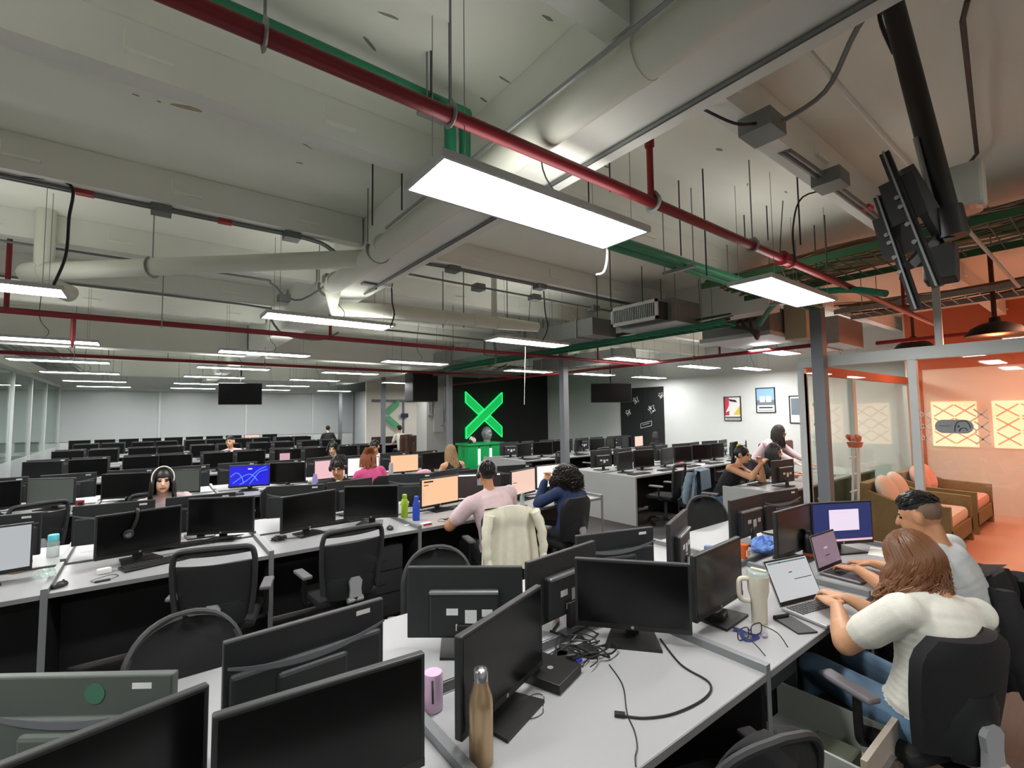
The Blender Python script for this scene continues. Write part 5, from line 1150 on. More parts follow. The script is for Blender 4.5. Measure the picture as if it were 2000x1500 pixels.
# ---------------------------------------------------------------- small things on the desks
def on(px_, py_, z=DZ): p = atz(px_, py_, z); return (p.x, p.y, z)
M('champagne', 'b59c7a', .32, .75, var=.04); M('chrome', 'b9bbbd', .22, .9); M('tumbler', 'c9c3b3', .45); M('lime', '9bbf1a', .4); M('royal', '1f46b4', .4); M('pink_plastic', 'c9a9c4', .45); M('grey_flask', 'a7a9a8', .4); M('purple', '9a8ac4', .45)
M('lanyard', '1d2a66', .7, var=.4, scale=60); M('orange_plastic', 'c65a22', .5); M('bag_blue', '6f93d8', .35, var=.35, scale=14); M('yellow_paper', 'c9a84a', .8); M('paper_white', 'dcdcd8', .8); M('red_box', 'b02a30', .6); M('turq', '5ec6d6', .5); M('clear_plastic', 'b9cdc6', .2, alpha=.45); M('laptop_silver', 'b4b6b9', .35, .6); M('laptop_dark', '6d6a70', .4, .5); M('key_dark', '1a1a1c', .6)
def bottle(name, label, loc, prof, mat, cap=None, capmat=None, cat='bottle', n=24):
    t = thing(name, label, cat, loc); B().lathe(prof, n).build('body', mat, t, True)
    if cap: B().lathe(cap, n).build('cap', capmat, t, True)
    return t
p_ = on(940, 1488)
bt = bottle('steel_bottle', 'champagne coloured steel bottle on the front desk', p_, [(.033, 0), (.036, .004), (.036, .165), (.034, .185), (.024, .215), (.0215, .232)], 'champagne', [(.0225, .2325), (.0225, .258), (.019, .264), (.008, .266), (.004, .27)], 'chrome')
p_ = on(846, 1385)
t = thing('pink_thermos', 'pale pink thermos with a strap beside the front monitor', 'bottle', p_); B().lathe([(.03, 0), (.034, .006), (.034, .11), (.031, .125), (.02, .13)], 20).build('body', 'pink_plastic', t, True); B().tube(smoothpath([(-.02, -.034, .115), (-.028, -.05, .09), (-.026, -.048, .05)], 4), .004, 5).build('strap', 'dark_grey', t)
p_ = on(1484, 1215)
t = thing('tumbler', 'tall cream insulated tumbler with handle and clear lid', 'tumbler', p_); B().lathe([(.033, 0), (.035, .004), (.037, .11), (.047, .15), (.048, .205), (.0485, .21), (.0485, .22)], 28).build('body', 'tumbler', t, True)
B().lathe([(.0485, .2205), (.0485, .238), (.044, .243), (.01, .243)], 28).build('lid', 'clear_plastic', t, True); B().rbox((.0, -.005, .249), (.02, .075, .008), .003).build('spout_flap', 'tumbler', t)
hd_ = Vector((-.75, .66, 0)); B().tube(smoothpath([hd_*.047+Vector((0, 0, .205)), hd_*.085+Vector((0, 0, .203)), hd_*.092+Vector((0, 0, .16)), hd_*.085+Vector((0, 0, .11)), hd_*.042+Vector((0, 0, .1))], 5), .011, 10).build('handle', 'tumbler', t, True)
# laptops
def laptop(label, hinge, rz, body, screen, w_, d_, tilt, lines, key='key_dark'):
    t = thing('laptop', label, 'laptop', (hinge[0], hinge[1], DZ+.002), rz, 'laptops')
    bs = B().rbox((0, -d_/2, .008), (w_, d_, .014), .004).build('base', body, t)
    kb = []
    for r in range(5):
        for c in range(13):
            x = -w_*.42+c*w_*.84/12; y = -.02-r*.019
            B().box(x-.0075, y-.0075, .0152, x+.0075, y+.0075, .0172).build('key', key, bs)
    B().box(-.05, -d_+.012, .0152, .05, -d_+.075, .0158).build('trackpad', body, bs)
    Rt = Matrix.Rotation(tilt, 3, 'X'); h_ = d_*.97
    def q(x, y, z): return Rt @ Vector((x, y, z))+Vector((0, .002, .014))
    ld = B().obox(q(0, .003, h_/2), q(w_/2, 0, 0)-q(0, 0, 0), Rt @ Vector((0, .0035, 0)), Rt @ Vector((0, 0, h_/2))).build('lid', body, t)
    B().obox(q(0, -.0012, h_/2), Rt @ Vector((w_/2-.002, 0, 0)), Rt @ Vector((0, .0006, 0)), Rt @ Vector((0, 0, h_/2-.002))).build('bezel', 'mon_bezel', ld)
    B().obox(q(0, -.0022, h_/2+.006), Rt @ Vector((w_/2-.008, 0, 0)), Rt @ Vector((0, .0005, 0)), Rt @ Vector((0, 0, h_/2-.016))).build('display', screen, ld)
    for (u0, v0, u1, v1, m) in lines:
        B().obox(q((u0+u1-1)*w_/2*.96, -.003, (v0+v1)/2*h_), Rt @ Vector(((u1-u0)*w_*.48, 0, 0)), Rt @ Vector((0, .0003, 0)), Rt @ Vector((0, 0, (v1-v0)*h_/2))).build('screen_print', m, ld)
    return t
hl = atz(1522, 1192, DZ); hr_ = atz(1640, 1150, DZ)
hc = (2.735, 1.085)
M('teal', '5e8a94', .6)
laptop('open silver laptop with a pale page in front of the woman in white', hc, math.radians(-14), 'laptop_silver', 'scr_laptop', .33, .23, -.42, [(.03, .9, .97, .93, 'teal'), (.3, .9, .34, .93, 'ink'), (.45, .66, .53, .68, 'ink'), (.52, .5, .95, .515, 'ink'), (.05, .1, .5, .103, 'ink')])
laptop('open grey laptop with a mauve screen in front of the short haired man', (3.47, 1.2), math.radians(-4), 'laptop_dark', 'scr_mauve', .32, .22, -.2, [(.4, .55, .55, .6, 'scr_grey'), (.38, .35, .58, .37, 'ink')])
# spectacles and lanyard
p_ = Vector(on(1465, 1245))
t = thing('spectacles', 'black framed spectacles lying on the desk beside the cream tumbler', 'glasses', tuple(p_), math.radians(-10)); t.scale = (1.25, 1.25, 1.25); b = B()
for s in (-1, 1):
    pts = [(s*.036+.03*math.copysign(abs(math.cos(a))**.6, math.cos(a)), 0, .021+.02*math.copysign(abs(math.sin(a))**.6, math.sin(a))) for a in [2*PI*i/16 for i in range(17)]]; b.tube(pts, .0022, 5)
b.tube([(-.008, 0, .026), (.008, 0, .026)], .002, 5).build('rims', 'black_plastic', t)
for s in (-1, 1): B().tube(smoothpath([(s*.066, 0, .03), (s*.068, -.06, .024), (s*.06-.03, -.12, .01)], 4), .002, 5).build('temple', 'black_plastic', t)
p2 = Vector(on(1452, 1240))
t = thing('lanyard', 'dark blue lanyard heaped under the spectacles', 'lanyard', tuple(p2)); rg = random.Random(5)
pts = smoothpath([(.0, .05, .002), (.01, .02, .012), (-.03, -.01, .006), (-.05, -.04, .003), (-.01, -.055, .004), (.03, -.05, .004), (.0, -.02, .014), (.02, .03, .008), (.03, .06, .003)], 5)
B().tube(pts, .009, 6, flat=.22).build('strap', 'lanyard', t); B().ell((.05, -.07, .008), (.014, .012, .008), 10, 8).build('charm', M('charm', '9b8aa8', .5), t)
p_ = on(1470, 1262)
# mini computer, dock, phones
t = thing('mini_computer', 'flat black mini computer under the sideways monitor', 'computer', on(1075, 1322), math.radians(18)); B().rbox((0, 0, .018), (.18, .18, .035), .004).build('case', 'black_plastic', t); B().prism([(.012*math.cos(2*PI*i/12), .012*math.sin(2*PI*i/12)) for i in range(12)], .0355, .036).build('badge', 'logo_grey', t)
t = thing('docking_box', 'black docking box under the monitor beside the tumbler', 'computer', on(1385, 1205), math.radians(20)); B().rbox((0, 0, .02), (.1, .16, .038), .008).build('case', 'black_plastic', t); B().tube(smoothpath([(.02, .03, .045), (.06, .06, .05), (.05, .1, .03)], 4), .004, 5).build('lead', 'white_plastic', t)
t = thing('phone_case', 'dark grey folded phone case under the corner of the silver laptop', 'case', on(1552, 1222), math.radians(-30)); B().rbox((0, 0, .004), (.1, .17, .007), .002).build('cover', 'dark_grey', t); B().cyl((-.05, .07, .012), (.03, .085, .012), .01, n=10).build('hinge', 'black_plastic', t)
t = thing('phone', 'black phone beside the silver laptop', 'phone', on(1640, 1168), math.radians(-30)); B().rbox((0, 0, .005), (.075, .15, .008), .003).build('body', 'black_plastic', t); B().box(-.034, -.07, .0092, .034, .07, .0096).build('glass', 'screen_off', t)
# cable tangle and loose leads on the front desk
t = thing('cable_tangle', 'heap of tangled black cables behind the champagne bottle', 'cables', on(1130, 1290)); rg = random.Random(11)
for k in range(16):
    c = Vector((rg.uniform(-.12, .14), rg.uniform(-.05, .14), 0)); pts = []
    for i in range(8):
        a = .85*i+k; rr = rg.uniform(.04, .07)+.012*(k % 3); pts.append(c+Vector((rr*math.cos(a), rr*math.sin(a)*.8, rg.uniform(.006, .03))))
    B().tube(smoothpath(pts, 4), rg.choice((.0025, .0035, .0042)), 5).build('cable', 'cable', t)
for k in range(3): B().rbox((rg.uniform(-.08, .08), rg.uniform(0, .1), .015), (.05, .09, .03), .006, Matrix.Rotation(k*1.1, 3, 'Z')).build('adapter', 'black_plastic', t)
B().rbox((-.02, -.02, .014), (.03, .016, .014), .003).build('video_plug', M('plug_blue', '2236a0', .5), t)
t = thing('paper_box', 'small white paper box behind the sideways monitor', 'box', on(1068, 1222)); B().rbox((0, 0, .02), (.12, .09, .04), .003, Matrix.Rotation(.5, 3, 'Z')).build('box', 'paper_white', t)
w1p = [on(1290, 1250), on(1330, 1300), on(1385, 1335), on(1378, 1365), on(1320, 1395), on(1260, 1405), on(1215, 1400)]
t = thing('display_cable', 'thick black display cable curling over the front desk', 'cable', w1p[-1]); o = Vector(w1p[-1])
B().tube(smoothpath([Vector(q)-o+Vector((0, 0, .004)) for q in w1p], 6), .0042, 7).build('lead', 'cable', t, True); d = (Vector(w1p[-1])-Vector(w1p[-2])).normalized(); B().bar(d*-.01+Vector((0, 0, .007)), d*.025+Vector((0, 0, .007)), .02, .01).build('plug', 'black_plastic', t)
w2p = [on(1190, 1300), on(1215, 1340), on(1225, 1395), on(1238, 1430), on(1245, 1460), on(1240, 1480), on(1242, 1499)]
t = thing('thin_cable', 'thin crinkled cable hanging towards the front edge of the desk', 'cable', w2p[-1]); o = Vector(w2p[-1]); B().tube(smoothpath([Vector(q)-o+Vector((.003*(i % 2), 0, .003)) for i, q in enumerate(w2p)], 5), .0025, 5).build('lead', 'cable', t, True)
p_ = on(1040, 1392); t = thing('earphone_wire', 'thin black wire loops beside the steel bottle', 'wire', p_); B().tube([(.05*math.cos(a)*(1+.2*math.sin(3*a)), .03*math.sin(a), .003) for a in [2*PI*i/20 for i in range(20)]], .0015, 4).build('wire', 'cable', t); B().tube([(.06+.03*math.cos(a), .05+.025*math.sin(a), .003) for a in [2*PI*i/16 for i in range(16)]], .0015, 4).build('wire', 'cable', t)
# centre right desk things
t = thing('orange_cup', 'orange paper cup beside the blue plastic bag', 'cup', on(1452, 1090)); B().lathe([(.026, 0), (.033, .075), (.036, .077), (.036, .095)], 20).build('cup', 'orange_plastic', t, True); B().box(-.02, -.037, .02, .02, -.03, .06).build('print', M('cream_print', 'e4c3a0', .6), t)
t = thing('plastic_bag', 'crumpled light blue plastic bag on the far desk', 'bag', on(1496, 1078)); rg = random.Random(8); b = B(); b.ell((0, 0, .045), (.12, .085, .05), 22, 14); b.v = [(x*(1+rg.uniform(-.16, .16)), y*(1+rg.uniform(-.16, .16)), max(.001, z*(1+rg.uniform(-.25, .3)))) for x, y, z in b.v]; b.build('bag', 'bag_blue', t)
t = bottle('sports_bottle', 'black sports bottle with an orange base between the laptops', tuple(Vector(on(1562, 1092))+Vector((.1, -.02, 0))), [(.036, 0), (.037, .03), (.037, .031)], 'orange_plastic', [(.036, .032), (.036, .12), (.03, .15), (.02, .16), (.02, .18), (.008, .185)], 'black_plastic')
t = thing('paper_sheets', 'white and ochre papers under the navy monitor', 'papers', tuple(Vector(on(1700, 1080))+Vector((.1, -.06, 0))), .2); B().box(-.15, -.09, 0, .1, .09, .003).build('sheet', 'paper_white', t); B().box(-.03, -.1, .0035, .12, -.02, .005).build('note', 'yellow_paper', t)
t = thing('blue_lid', 'round blue lid on the far desk behind the tumbler monitor', 'lid', on(1385, 1073)); B().lathe([(.035, 0), (.035, .02), (.03, .024)], 20).build('lid', M('lid_blue', '4a6a96', .5), t, True)
# keyboards and mice
def kb_proto():
    t = thing('keyboard', 'x', 'keyboard', (0, 0, DZ), 0, 'black keyboards'); bs = B().rbox((0, 0, .009), (.42, .14, .016), .004).build('base', 'black_plastic', t); b = B()
    for r in range(5):
        for c in range(18): b.box(-.2+c*.0225, -.055+r*.023, .017, -.2+c*.0225+.018, -.055+r*.023+.018, .021)
    k = b.build('keys', 'key_dark', bs); k['kind'] = 'stuff'; return t
kb0 = kb_proto(); KIDS[kb0.name] = [(c, list(c.children)) for c in kb0.children]; kbn = [0]
def keyboard(x, y, rz, label):
    if kbn[0] == 0: o = kb0; o.location = (x, y, DZ); o.rotation_euler = (0, 0, rz); o['label'] = label
    else: o = dup(kb0, (x, y, DZ), rz, label)
    kbn[0] += 1; return o
def ms_proto():
    t = thing('mouse', 'x', 'mouse', (0, 0, DZ), 0, 'computer mice'); b = B(); b.ell((0, 0, .008), (.03, .052, .026), 14, 10); b.v = [(x, y, max(0, z)) for x, y, z in b.v]; b.build('shell', 'black_plastic', t, True); B().cyl((-.003, .025, .03), (.003, .025, .03), .007, n=8).build('wheel', 'dark_grey', t); return t
ms0 = ms_proto(); KIDS[ms0.name] = [(c, list(c.children)) for c in ms0.children]; msn = [0]
def mouse(x, y, rz, label, mat=None):
    if msn[0] == 0: o = ms0; o.location = (x, y, DZ); o.rotation_euler = (0, 0, rz); o['label'] = label
    else: o = dup(ms0, (x, y, DZ), rz, label)
    msn[0] += 1; return o
keyboard(*on(310, 1100)[:2], .3, 'black keyboard standing before the monitor with the headset')
keyboard(.3, 1.46, 1.35, 'black keyboard glimpsed between the two front left monitors')
keyboard(2.95, 4.12, 0, 'black keyboard in front of the man in pink'); keyboard(3.75, 4.15, .05, 'black keyboard in front of the curly haired woman')
mouse(*on(116, 1146)[:2], -.6, 'dark red brown mouse beside the left desk divider'); mouse(*on(762, 1034)[:2], -.2, 'black mouse left of the second desk divider on the second bank'); mouse(*on(1712, 1106)[:2], .4, 'black mouse on the desk of the short haired man')
for i in range(8): keyboard(XC[0]+.6+.62*i, BANK_Y[2]+.18, .05*(i % 3)-.05, 'black keyboard on the near side of the third bank, %s from the left' % ORD[i])
for i in range(6): keyboard(ISL[0][0]+.35+.78*i, ISL[0][1]+.18, .08*(i % 3)-.08, 'black keyboard on the front island, %s from its end panel' % ORD[i])
for i in range(6): keyboard(ISL[1][0]+.35+.78*i, ISL[1][1]+.18, .06*(i % 3), 'black keyboard on the rear island, %s from its end panel' % ORD[i])
keyboard(6.7, 3.14, PI, 'black keyboard on the desk of the hair clip woman')
# second bank things
bottle('drink_bottle', 'lime green steel bottle on the second bank', on(790, 1011), [(.032, 0), (.033, .004), (.033, .17), (.022, .19)], 'lime', [(.023, .1905), (.023, .225), (.02, .228)], 'lime')
bottle('drink_bottle', 'royal blue steel bottle next to the lime one', on(813, 1016), [(.034, 0), (.035, .004), (.035, .15), (.022, .19)], 'royal', [(.022, .1905), (.022, .225), (.019, .23)], 'royal')
t = thing('small_box', 'small red and white box at the front of the second bank', 'box', on(832, 1026), .1); B().rbox((0, 0, .012), (.1, .05, .024), .002).build('box', 'paper_white', t); B().box(-.045, -.0262, .004, .045, -.0255, .02).build('label', 'red_box', t)
t = thing('headset', 'black headset hooked over the top of a monitor on the second bank', 'headset', tuple(atz(255, 1000, 1.1)))
mr = NEAR['M2b']; Rm_ = Matrix.Rotation(mr.rotation_euler.z, 3, 'Z'); t.location = Vector((mr.location.x, mr.location.y, DZ+MT))+Rm_ @ Vector((-.06, -.014, 0)); t.rotation_euler = mr.rotation_euler
B().tube(smoothpath([(.02, .03, -.03), (.04, .02, .006), (.035, -.012, .008), (.03, -.022, -.05), (.0, -.028, -.13)], 5), .007, 6, flat=1.8).build('band', 'black_plastic', t, True); B().cyl((-.02, -.045, -.15), (-.015, -.022, -.145), .03, n=16).build('ear_cup', 'dark_grey', t, True); B().cyl((-.021, -.047, -.15), (-.0205, -.0455, -.15), .018, n=14).build('ear_plate', 'chrome', t)
t = thing('travel_mug', 'steel mug with black rim and handle at the left edge', 'mug', on(30, 1118)); B().lathe([(.036, 0), (.037, .004), (.042, .1), (.042, .101)], 24).build('body', 'champagne', t, True); B().lathe([(.043, .1015), (.043, .115), (.04, .116)], 24).build('rim', 'black_plastic', t, True); B().tube(smoothpath([(.04, -.01, .095), (.07, -.02, .09), (.075, -.02, .05), (.04, -.01, .03)], 4), .006, 8).build('handle', 'black_plastic', t, True)
bottle('clear_bottle', 'clear water bottle with a turquoise cap by the left divider', on(103, 1088), [(.034, 0), (.036, .004), (.036, .11), (.03, .12)], 'clear_plastic', [(.032, .1205), (.032, .16), (.029, .165)], 'turq')
t = thing('plastic_wrap', 'crumpled clear plastic wrapper on the left divider', 'wrapper', on(88, 1128, DZ+.031)); rg = random.Random(3); b = B(); b.ell((0, 0, .02), (.05, .06, .02), 16, 10); b.v = [(x*(1+rg.uniform(-.3, .3)), y*(1+rg.uniform(-.3, .3)), max(.0, z*(1+rg.uniform(-.4, .5)))) for x, y, z in b.v]; b.build('film', 'clear_plastic', t)
t = thing('usb_stick', 'grey adapter with a looped wire on the left desk', 'adapter', on(200, 1136), .1); B().rbox((0, 0, .006), (.075, .02, .011), .003).build('body', 'dark_grey', t); B().tube(smoothpath([(-.037, 0, .006), (-.05, .06, .004), (.05, .12, .004), (.08, .06, .004), (.037, 0, .006)], 5), .0018, 4).build('wire', 'cable', t)
t = thing('power_adapter', 'white cube power adapter under the headset monitor', 'adapter', on(203, 1120), .3); B().rbox((0, 0, .018), (.07, .045, .034), .006).build('cube', 'white_plastic', t); B().tube(smoothpath([(.03, 0, .01), (.08, -.02, .004), (.13, .02, .004), (.2, .0, .004)], 4), .002, 4).build('lead', 'cable_grey', t)
t = thing('cable_coil', 'coil of thin black cables on the second bank beside the divider', 'cables', on(545, 1055)); rg = random.Random(21)
for k in range(9): B().tube([(.05*rg.uniform(.5, 1.3)*math.cos(a+k)+rg.uniform(-.01, .01), .045*math.sin(a+k)*rg.uniform(.8, 1.1), .004+.003*k+.004*math.sin(3*a)) for a in [2*PI*i/18 for i in range(19)]], .0026, 5).build('loop', 'cable', t)
B().tube(smoothpath([(.05, 0, .005), (.12, -.03, .004), (.18, -.05, .004)], 4), .0026, 5).build('tail', 'cable', t)
t = thing('headphones', 'pair of small black earphones left of the second bank divider', 'earphones', on(795, 1027), .4); B().rbox((0, 0, .005), (.06, .025, .009), .003).build('case', 'white_plastic', t)
t = thing('cable_bundle', 'cable bundle behind the monitors of the second bank', 'cables', (1.3, 4.6, DZ)); rg = random.Random(31)
for k in range(12): B().tube(smoothpath([(rg.uniform(-.3, .4), rg.uniform(-.04, .04), rg.uniform(.004, .03)) for _ in range(5)], 4), .003, 5).build('cable', 'cable', t)
t = thing('cable_bundle', 'cable bundle behind the headset monitor', 'cables', (.25, 4.6, DZ)); rg = random.Random(32)
for k in range(12): B().tube(smoothpath([(rg.uniform(-.3, .4), rg.uniform(-.04, .04), rg.uniform(.004, .03)) for _ in range(5)], 4), .003, 5).build('cable', 'cable', t)
bottle('water_bottle', 'small clear water bottle between the man in pink and curly woman', on(1020, 986), [(.026, 0), (.027, .09), (.012, .12)], 'clear_plastic', [(.013, .1205), (.013, .14)], 'white_plastic')
t = thing('phone_cable', 'phone with a charging lead in front of the orange screen', 'phone', on(880, 1016), .2); B().rbox((0, 0, .005), (.07, .14, .009), .003).build('body', 'black_plastic', t); B().tube(smoothpath([(0, .07, .004), (-.05, .1, .004), (-.12, .04, .004), (-.08, -.03, .004)], 4), .002, 4).build('lead', 'cable', t)
t = thing('yellow_ball', 'small yellow stress ball beside the man in pink', 'ball', on(903, 1000)); B().ell((0, 0, .032), .032, 16, 12).build('ball', M('ball_yellow', 'c9c25a', .6), t, True)
t = thing('turquoise_pouch', 'turquoise pouch in front of the white screen', 'pouch', on(1078, 968), .2); B().rbox((0, 0, .012), (.14, .06, .024), .008).build('pouch', M('pouch', '5fb8a8', .6), t)
# third bank things
bottle('flask', 'tall grey steel flask with loop lid on the third bank', (3.1, 7.25, DZ), [(.036, 0), (.037, .2), (.03, .22)], 'grey_flask', [(.03, .2205), (.03, .25), (.012, .255)], 'grey_flask')
bottle('drink_bottle', 'lilac bottle with a loop lid left of the man with headphones', (1.92, 7.2, DZ), [(.036, 0), (.037, .13), (.025, .155)], 'purple', [(.025, .1555), (.025, .18)], 'purple')
t = thing('pink_cushion', 'round pink cushion leaning on a third bank chair', 'cushion', (3.6, 7.1, DZ)); B().ell((0, 0, .06), (.14, .06, .06), 18, 12).build('cushion', M('cushion_pink', 'd3a9b4', .9), t, True)
t = thing('red_box', 'dark red box beside the pale monitor at left', 'box', (-.6, 7.25, DZ), .3); B().rbox((0, 0, .05), (.07, .05, .1), .004).build('box', M('dark_red', '8a2530', .6), t); B().box(-.02, -.027, .02, .02, -.025, .08).build('label', 'black_matte', t)
t = thing('pink_card', 'upright pink sheet standing between far monitors', 'sheet', (2.1, 10.0, DZ)); B().box(-.09, -.003, 0, .09, .003, .3).build('sheet', M('sheet_pink', 'e6b8cc', .8), t)
# front island things
t = thing('baseball_cap', 'small red cap lying on the front island', 'cap', (7.72, 5.0, DZ)); B().ell((0, 0, .05), (.06, .06, .05), 14, 10).build('crown', 'red_box', t, True); B().ell((0, -.07, .01), (.05, .05, .008), 14, 8).build('brim', 'red_box', t, True)
t = thing('paper_pile', 'loose white papers on the front island', 'papers', (8.3, 4.98, DZ), .3)
for k in range(4): B().box(-.1+.01*k, -.07, .002*k, .1+.01*k, .07, .002*k+.0015).build('sheet', 'paper_white', t)
def pedestal(label, x, y, rz=0, open_=False, mat='panel_light'):
    t = thing('drawer_pedestal', label, 'drawer unit', (x, y, 0), rz, 'drawer units'); B().box(-.2, -.24, .03, .2, .24, .62).build('carcass', mat, t)
    for k, (z0, z1) in enumerate(((.05, .23), (.24, .42), (.43, .61))):
        dr_ = B().box(-.195, -.258, z0, .195, -.241, z1).build('drawer', mat, t); B().box(-.05, -.27, (z0+z1)/2-.008, .05, -.258, (z0+z1)/2+.008).build('handle', 'dark_steel', dr_)
    for sx in (-1, 1):
        for sy in (-1, 1): B().cyl((sx*.16, sy*.2, 0), (sx*.16, sy*.2, .03), .02, n=8).build('foot', 'black_plastic', t)
    return t
pedestal('pale three drawer unit under the front island', 7.85, 5.01); pedestal('pale drawer unit under the front island near the sideways chair', 9.1, 5.01)
pedestal('grey drawer unit under the second bank behind the middle chair', 1.6, 4.2, 0, mat='dark_grey')
# open drawer unit beneath the front desk
t = thing('open_drawer_unit', 'beige drawer unit with its top drawer pulled open under the front desk', 'drawer unit', (2.22, 1.2, 0)); M('beige', '9c9186', .6)
B().box(-.2, -.2, .03, .2, .24, .3).box(-.2, -.2, .55, .2, .24, .68).box(-.2, .22, .3, .2, .24, .55).box(-.2, -.2, .3, -.185, .24, .55).box(.185, -.2, .3, .2, .24, .55).build('carcass', 'dark_grey', t)
dw = B().box(-.18, -.56, .33, .18, -.12, .338).box(-.18, -.56, .338, -.168, -.12, .48).box(.168, -.56, .338, .18, -.12, .48).build('drawer', M('drawer_grey', '8f948f', .6), t)
B().box(-.2, -.58, .31, .2, -.56, .53).build('drawer_front', 'beige', dw); B().box(-.06, -.598, .41, .06, -.58, .445).build('handle', 'chrome', dw); B().rbox((.02, -.4, .37), (.12, .16, .06), .01).build('contents', M('clutter', '55594a', .8), dw)
for sx in (-1, 1):
    for sy in (-1, 1): B().cyl((sx*.15, sy*.15, 0), (sx*.15, sy*.15, .03), .02, n=8).build('foot', 'black_plastic', t)
# sticker on the left monitor back
mb = NEAR['B1']; B().prism([(-.055+.026*math.cos(2*PI*i/20), MT-.045+.026*math.sin(2*PI*i/20)) for i in range(20)], .0145, .0155, 'y').build('round_sticker', M('sticker_green', '3d6b57', .6), mb)
for c in mb.children:
    if c.name.startswith('housing'): c.data = c.data.copy(); c.data.materials[0] = M('mon_back_pale', '4d5450', .5)
# blue wallpaper swirl
# reception things
t = thing('helmet_bust', 'silver grey sculpted head bust on the reception counter', 'sculpture', (7.2, 10.5, 1.0)); rg = random.Random(4); b = B(); b.ell((0, 0, .22), (.13, .15, .2), 16, 12); b.v = [(x*(1+rg.uniform(-.1, .1)), y*(1+rg.uniform(-.1, .1)), z) for x, y, z in b.v]; b.cyl((0, 0, 0), (0, 0, .1), .09, n=12); b.build('bust', M('bust_silver', '8d9095', .4, .4, var=.3, scale=20), t)
t = thing('gift_pile', 'red and white trinkets on the left of the reception counter', 'trinkets', (6.62, 10.45, 1.0)); rg = random.Random(6)
for k in range(6): B().ell((rg.uniform(-.14, .14), rg.uniform(-.1, .1), .05+.02*(k % 3)), (.06, .05, .05+.02*(k % 3)), 10, 8).build('piece', rg.choice(('red_box', 'paper_white', 'paper_white', 'black_matte')), t, True)
# far desk of the person by the cream room
t = thing('far_desk', 'small dark desk in front of the cream far room', 'desk', (6.95, 15.75, 0)); B().box(-.6, -.3, .72, .6, .3, .75).build('top', 'desk_white', t); B().box(-.6, .2, .0, .6, .22, .72).build('front', 'desk_dark', t)
for sx in (-1, 1): B().box(sx*.58-.02, -.28, 0, sx*.58+.02, .28, .72).build('leg', 'desk_dark', t)
put_chair('pad', 6.9, 15.12, 0, 'chair carrying the brown jacket by the cream far room')
# ---------------------------------------------------------------- lounge furniture
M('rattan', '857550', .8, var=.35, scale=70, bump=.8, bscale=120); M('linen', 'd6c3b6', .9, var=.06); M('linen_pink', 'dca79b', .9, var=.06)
def sofa(label, x, y, n_c, mat):
    t = thing('rattan_sofa', label, 'sofa', (x, y, 0), 0, 'rattan sofas'); W2, D2 = .62, .45
    fr_ = B().box(-W2, -D2, .12, W2, D2, .3)
    fr_.build('base', 'rattan', t)
    for s in (-1, 1): 
        a = B().prism([(-D2, .0), (D2, .0), (D2, .72), (.1, .6), (-D2, .58)], s*W2-.07 if s > 0 else -W2-.01, s*W2+.01 if s > 0 else -W2+.07, 'x').build('arm', 'rattan', t)
    B().box(-W2, D2-.1, .3, W2, D2, .78).build('back', 'rattan', t)
    B().rbox((0, -.06, .37), (W2*2-.18, D2*2-.16, .16), .05).build('seat_cushion', mat, t, True)
    return t
sofa('wicker lounge sofa with a pale cushion just behind the lounge glass', 8.15, 1.78, 2, 'linen'); sofa('second wicker sofa with pink cushions deeper in the lounge', 9.75, 1.78, 2, 'linen_pink')
for i, (x, y, m, lab) in enumerate(((7.85, 2.0, 'linen', 'plump pale pillow on the near wicker sofa'), (8.4, 2.02, 'linen', 'second pale pillow on the near wicker sofa'), (9.5, 2.0, 'linen_pink', 'rounded pink pillow on the far wicker sofa'), (10.0, 2.02, 'linen_pink', 'second pink pillow on the far wicker sofa'))):
    tag(B().ell((x, y, .66), (.25, .1, .22), 20, 14, Matrix.Rotation(-.35, 3, 'X')).build('pillow', m, None, True), lab, 'pillow', 'sofa pillows')
t = thing('ladder_shelf', 'slim white ladder shelf with an orange planter behind the lounge glass', 'shelf', (7.35, 2.2, 0))
for s in (-1, 1): B().cyl((s*.12, .05, 0), (s*.1, -.02, 1.25), .014, n=8).build('upright', 'white_plastic', t)
for k in range(5): B().bar((-.12, .03, .25+.22*k), (.12, .03, .25+.22*k), .02, .015).build('rung', 'white_plastic', t)
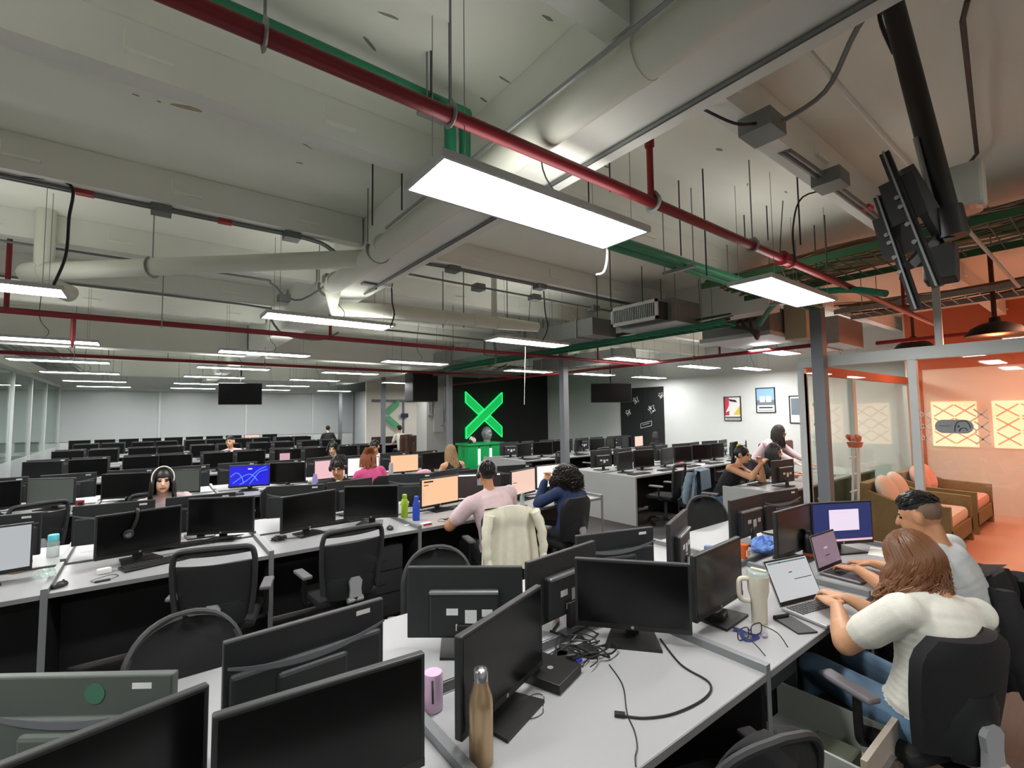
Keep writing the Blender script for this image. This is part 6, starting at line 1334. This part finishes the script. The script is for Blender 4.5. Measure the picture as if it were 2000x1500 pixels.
t = thing('orange_planter', 'orange pot of flowers on top of the ladder shelf', 'planter', (7.35, 2.19, 1.26)); B().lathe([(.07, 0), (.09, .06), (.09, .07)], 16).build('pot', 'orange_plastic', t, True); rg = random.Random(2)
for k in range(12): B().ell((rg.uniform(-.08, .08), rg.uniform(-.08, .08), .1+rg.uniform(0, .06)), .03, 8, 6).build('flower', M('flower', 'd0714a', .7), t, True)
for i, x in enumerate((9.3, 10.3, 11.2)):
    t = thing('red_chair', 'high backed dark red chair seen through the lounge panes, %s from the column' % ORD[i], 'chair', (x, 4.0, 0), .1, 'dark red chairs'); B().rbox((0, .22, .85), (.5, .08, .6), .04).build('back', M('leather_red', '5c2f2c', .5), t, True); B().rbox((0, 0, .45), (.5, .48, .1), .03).build('seat', 'leather_red', t, True)
    for sx in (-1, 1):
        for sy in (-1, 1): B().cyl((sx*.2, sy*.18, 0), (sx*.2, sy*.18, .42), .018, n=6).build('leg', 'black_plastic', t)
# warm square panels of the lounge
M_emit('led_warm', srgb('ffae8e'), 9.0)
for i, (x, y) in enumerate(((7.4, .2), (8.6, -1.2), (9.8, .7))):
    t = thing('warm_panel', 'square orange glowing ceiling panel of the lounge, %s from the glass' % ORD[i], 'ceiling light', (x, y, 2.72), 0, 'orange lounge panels'); B().box(-.3, -.3, 0, .3, .3, .004).build('diffuser', 'led_warm', t); B().box(-.31, -.31, .005, .31, .31, .03).build('frame', 'alu', t)
    for sx in (-1, 1): B().cyl((sx*.28, 0, .03), (sx*.28, 0, SLAB-2.72), .002, n=4).build('hanger_wire', 'steel', t)

t = thing('hanging_garland', 'vertical string of white and red pieces between column and lounge frame', 'garland', (6.5, 2.3, 0)); rg = random.Random(77)
B().cyl((0, 0, 0), (0, 0, 2.2), .004, n=5).build('string', 'black_plastic', t)
for k in range(26): B().ell((rg.uniform(-.03, .03), rg.uniform(-.02, .02), .62+.06*k), (.035, .03, .028), 8, 6).build('piece', rg.choice(('paper_white', 'paper_white', 'paper_white', 'dark_red', 'paper_white')), t, True)
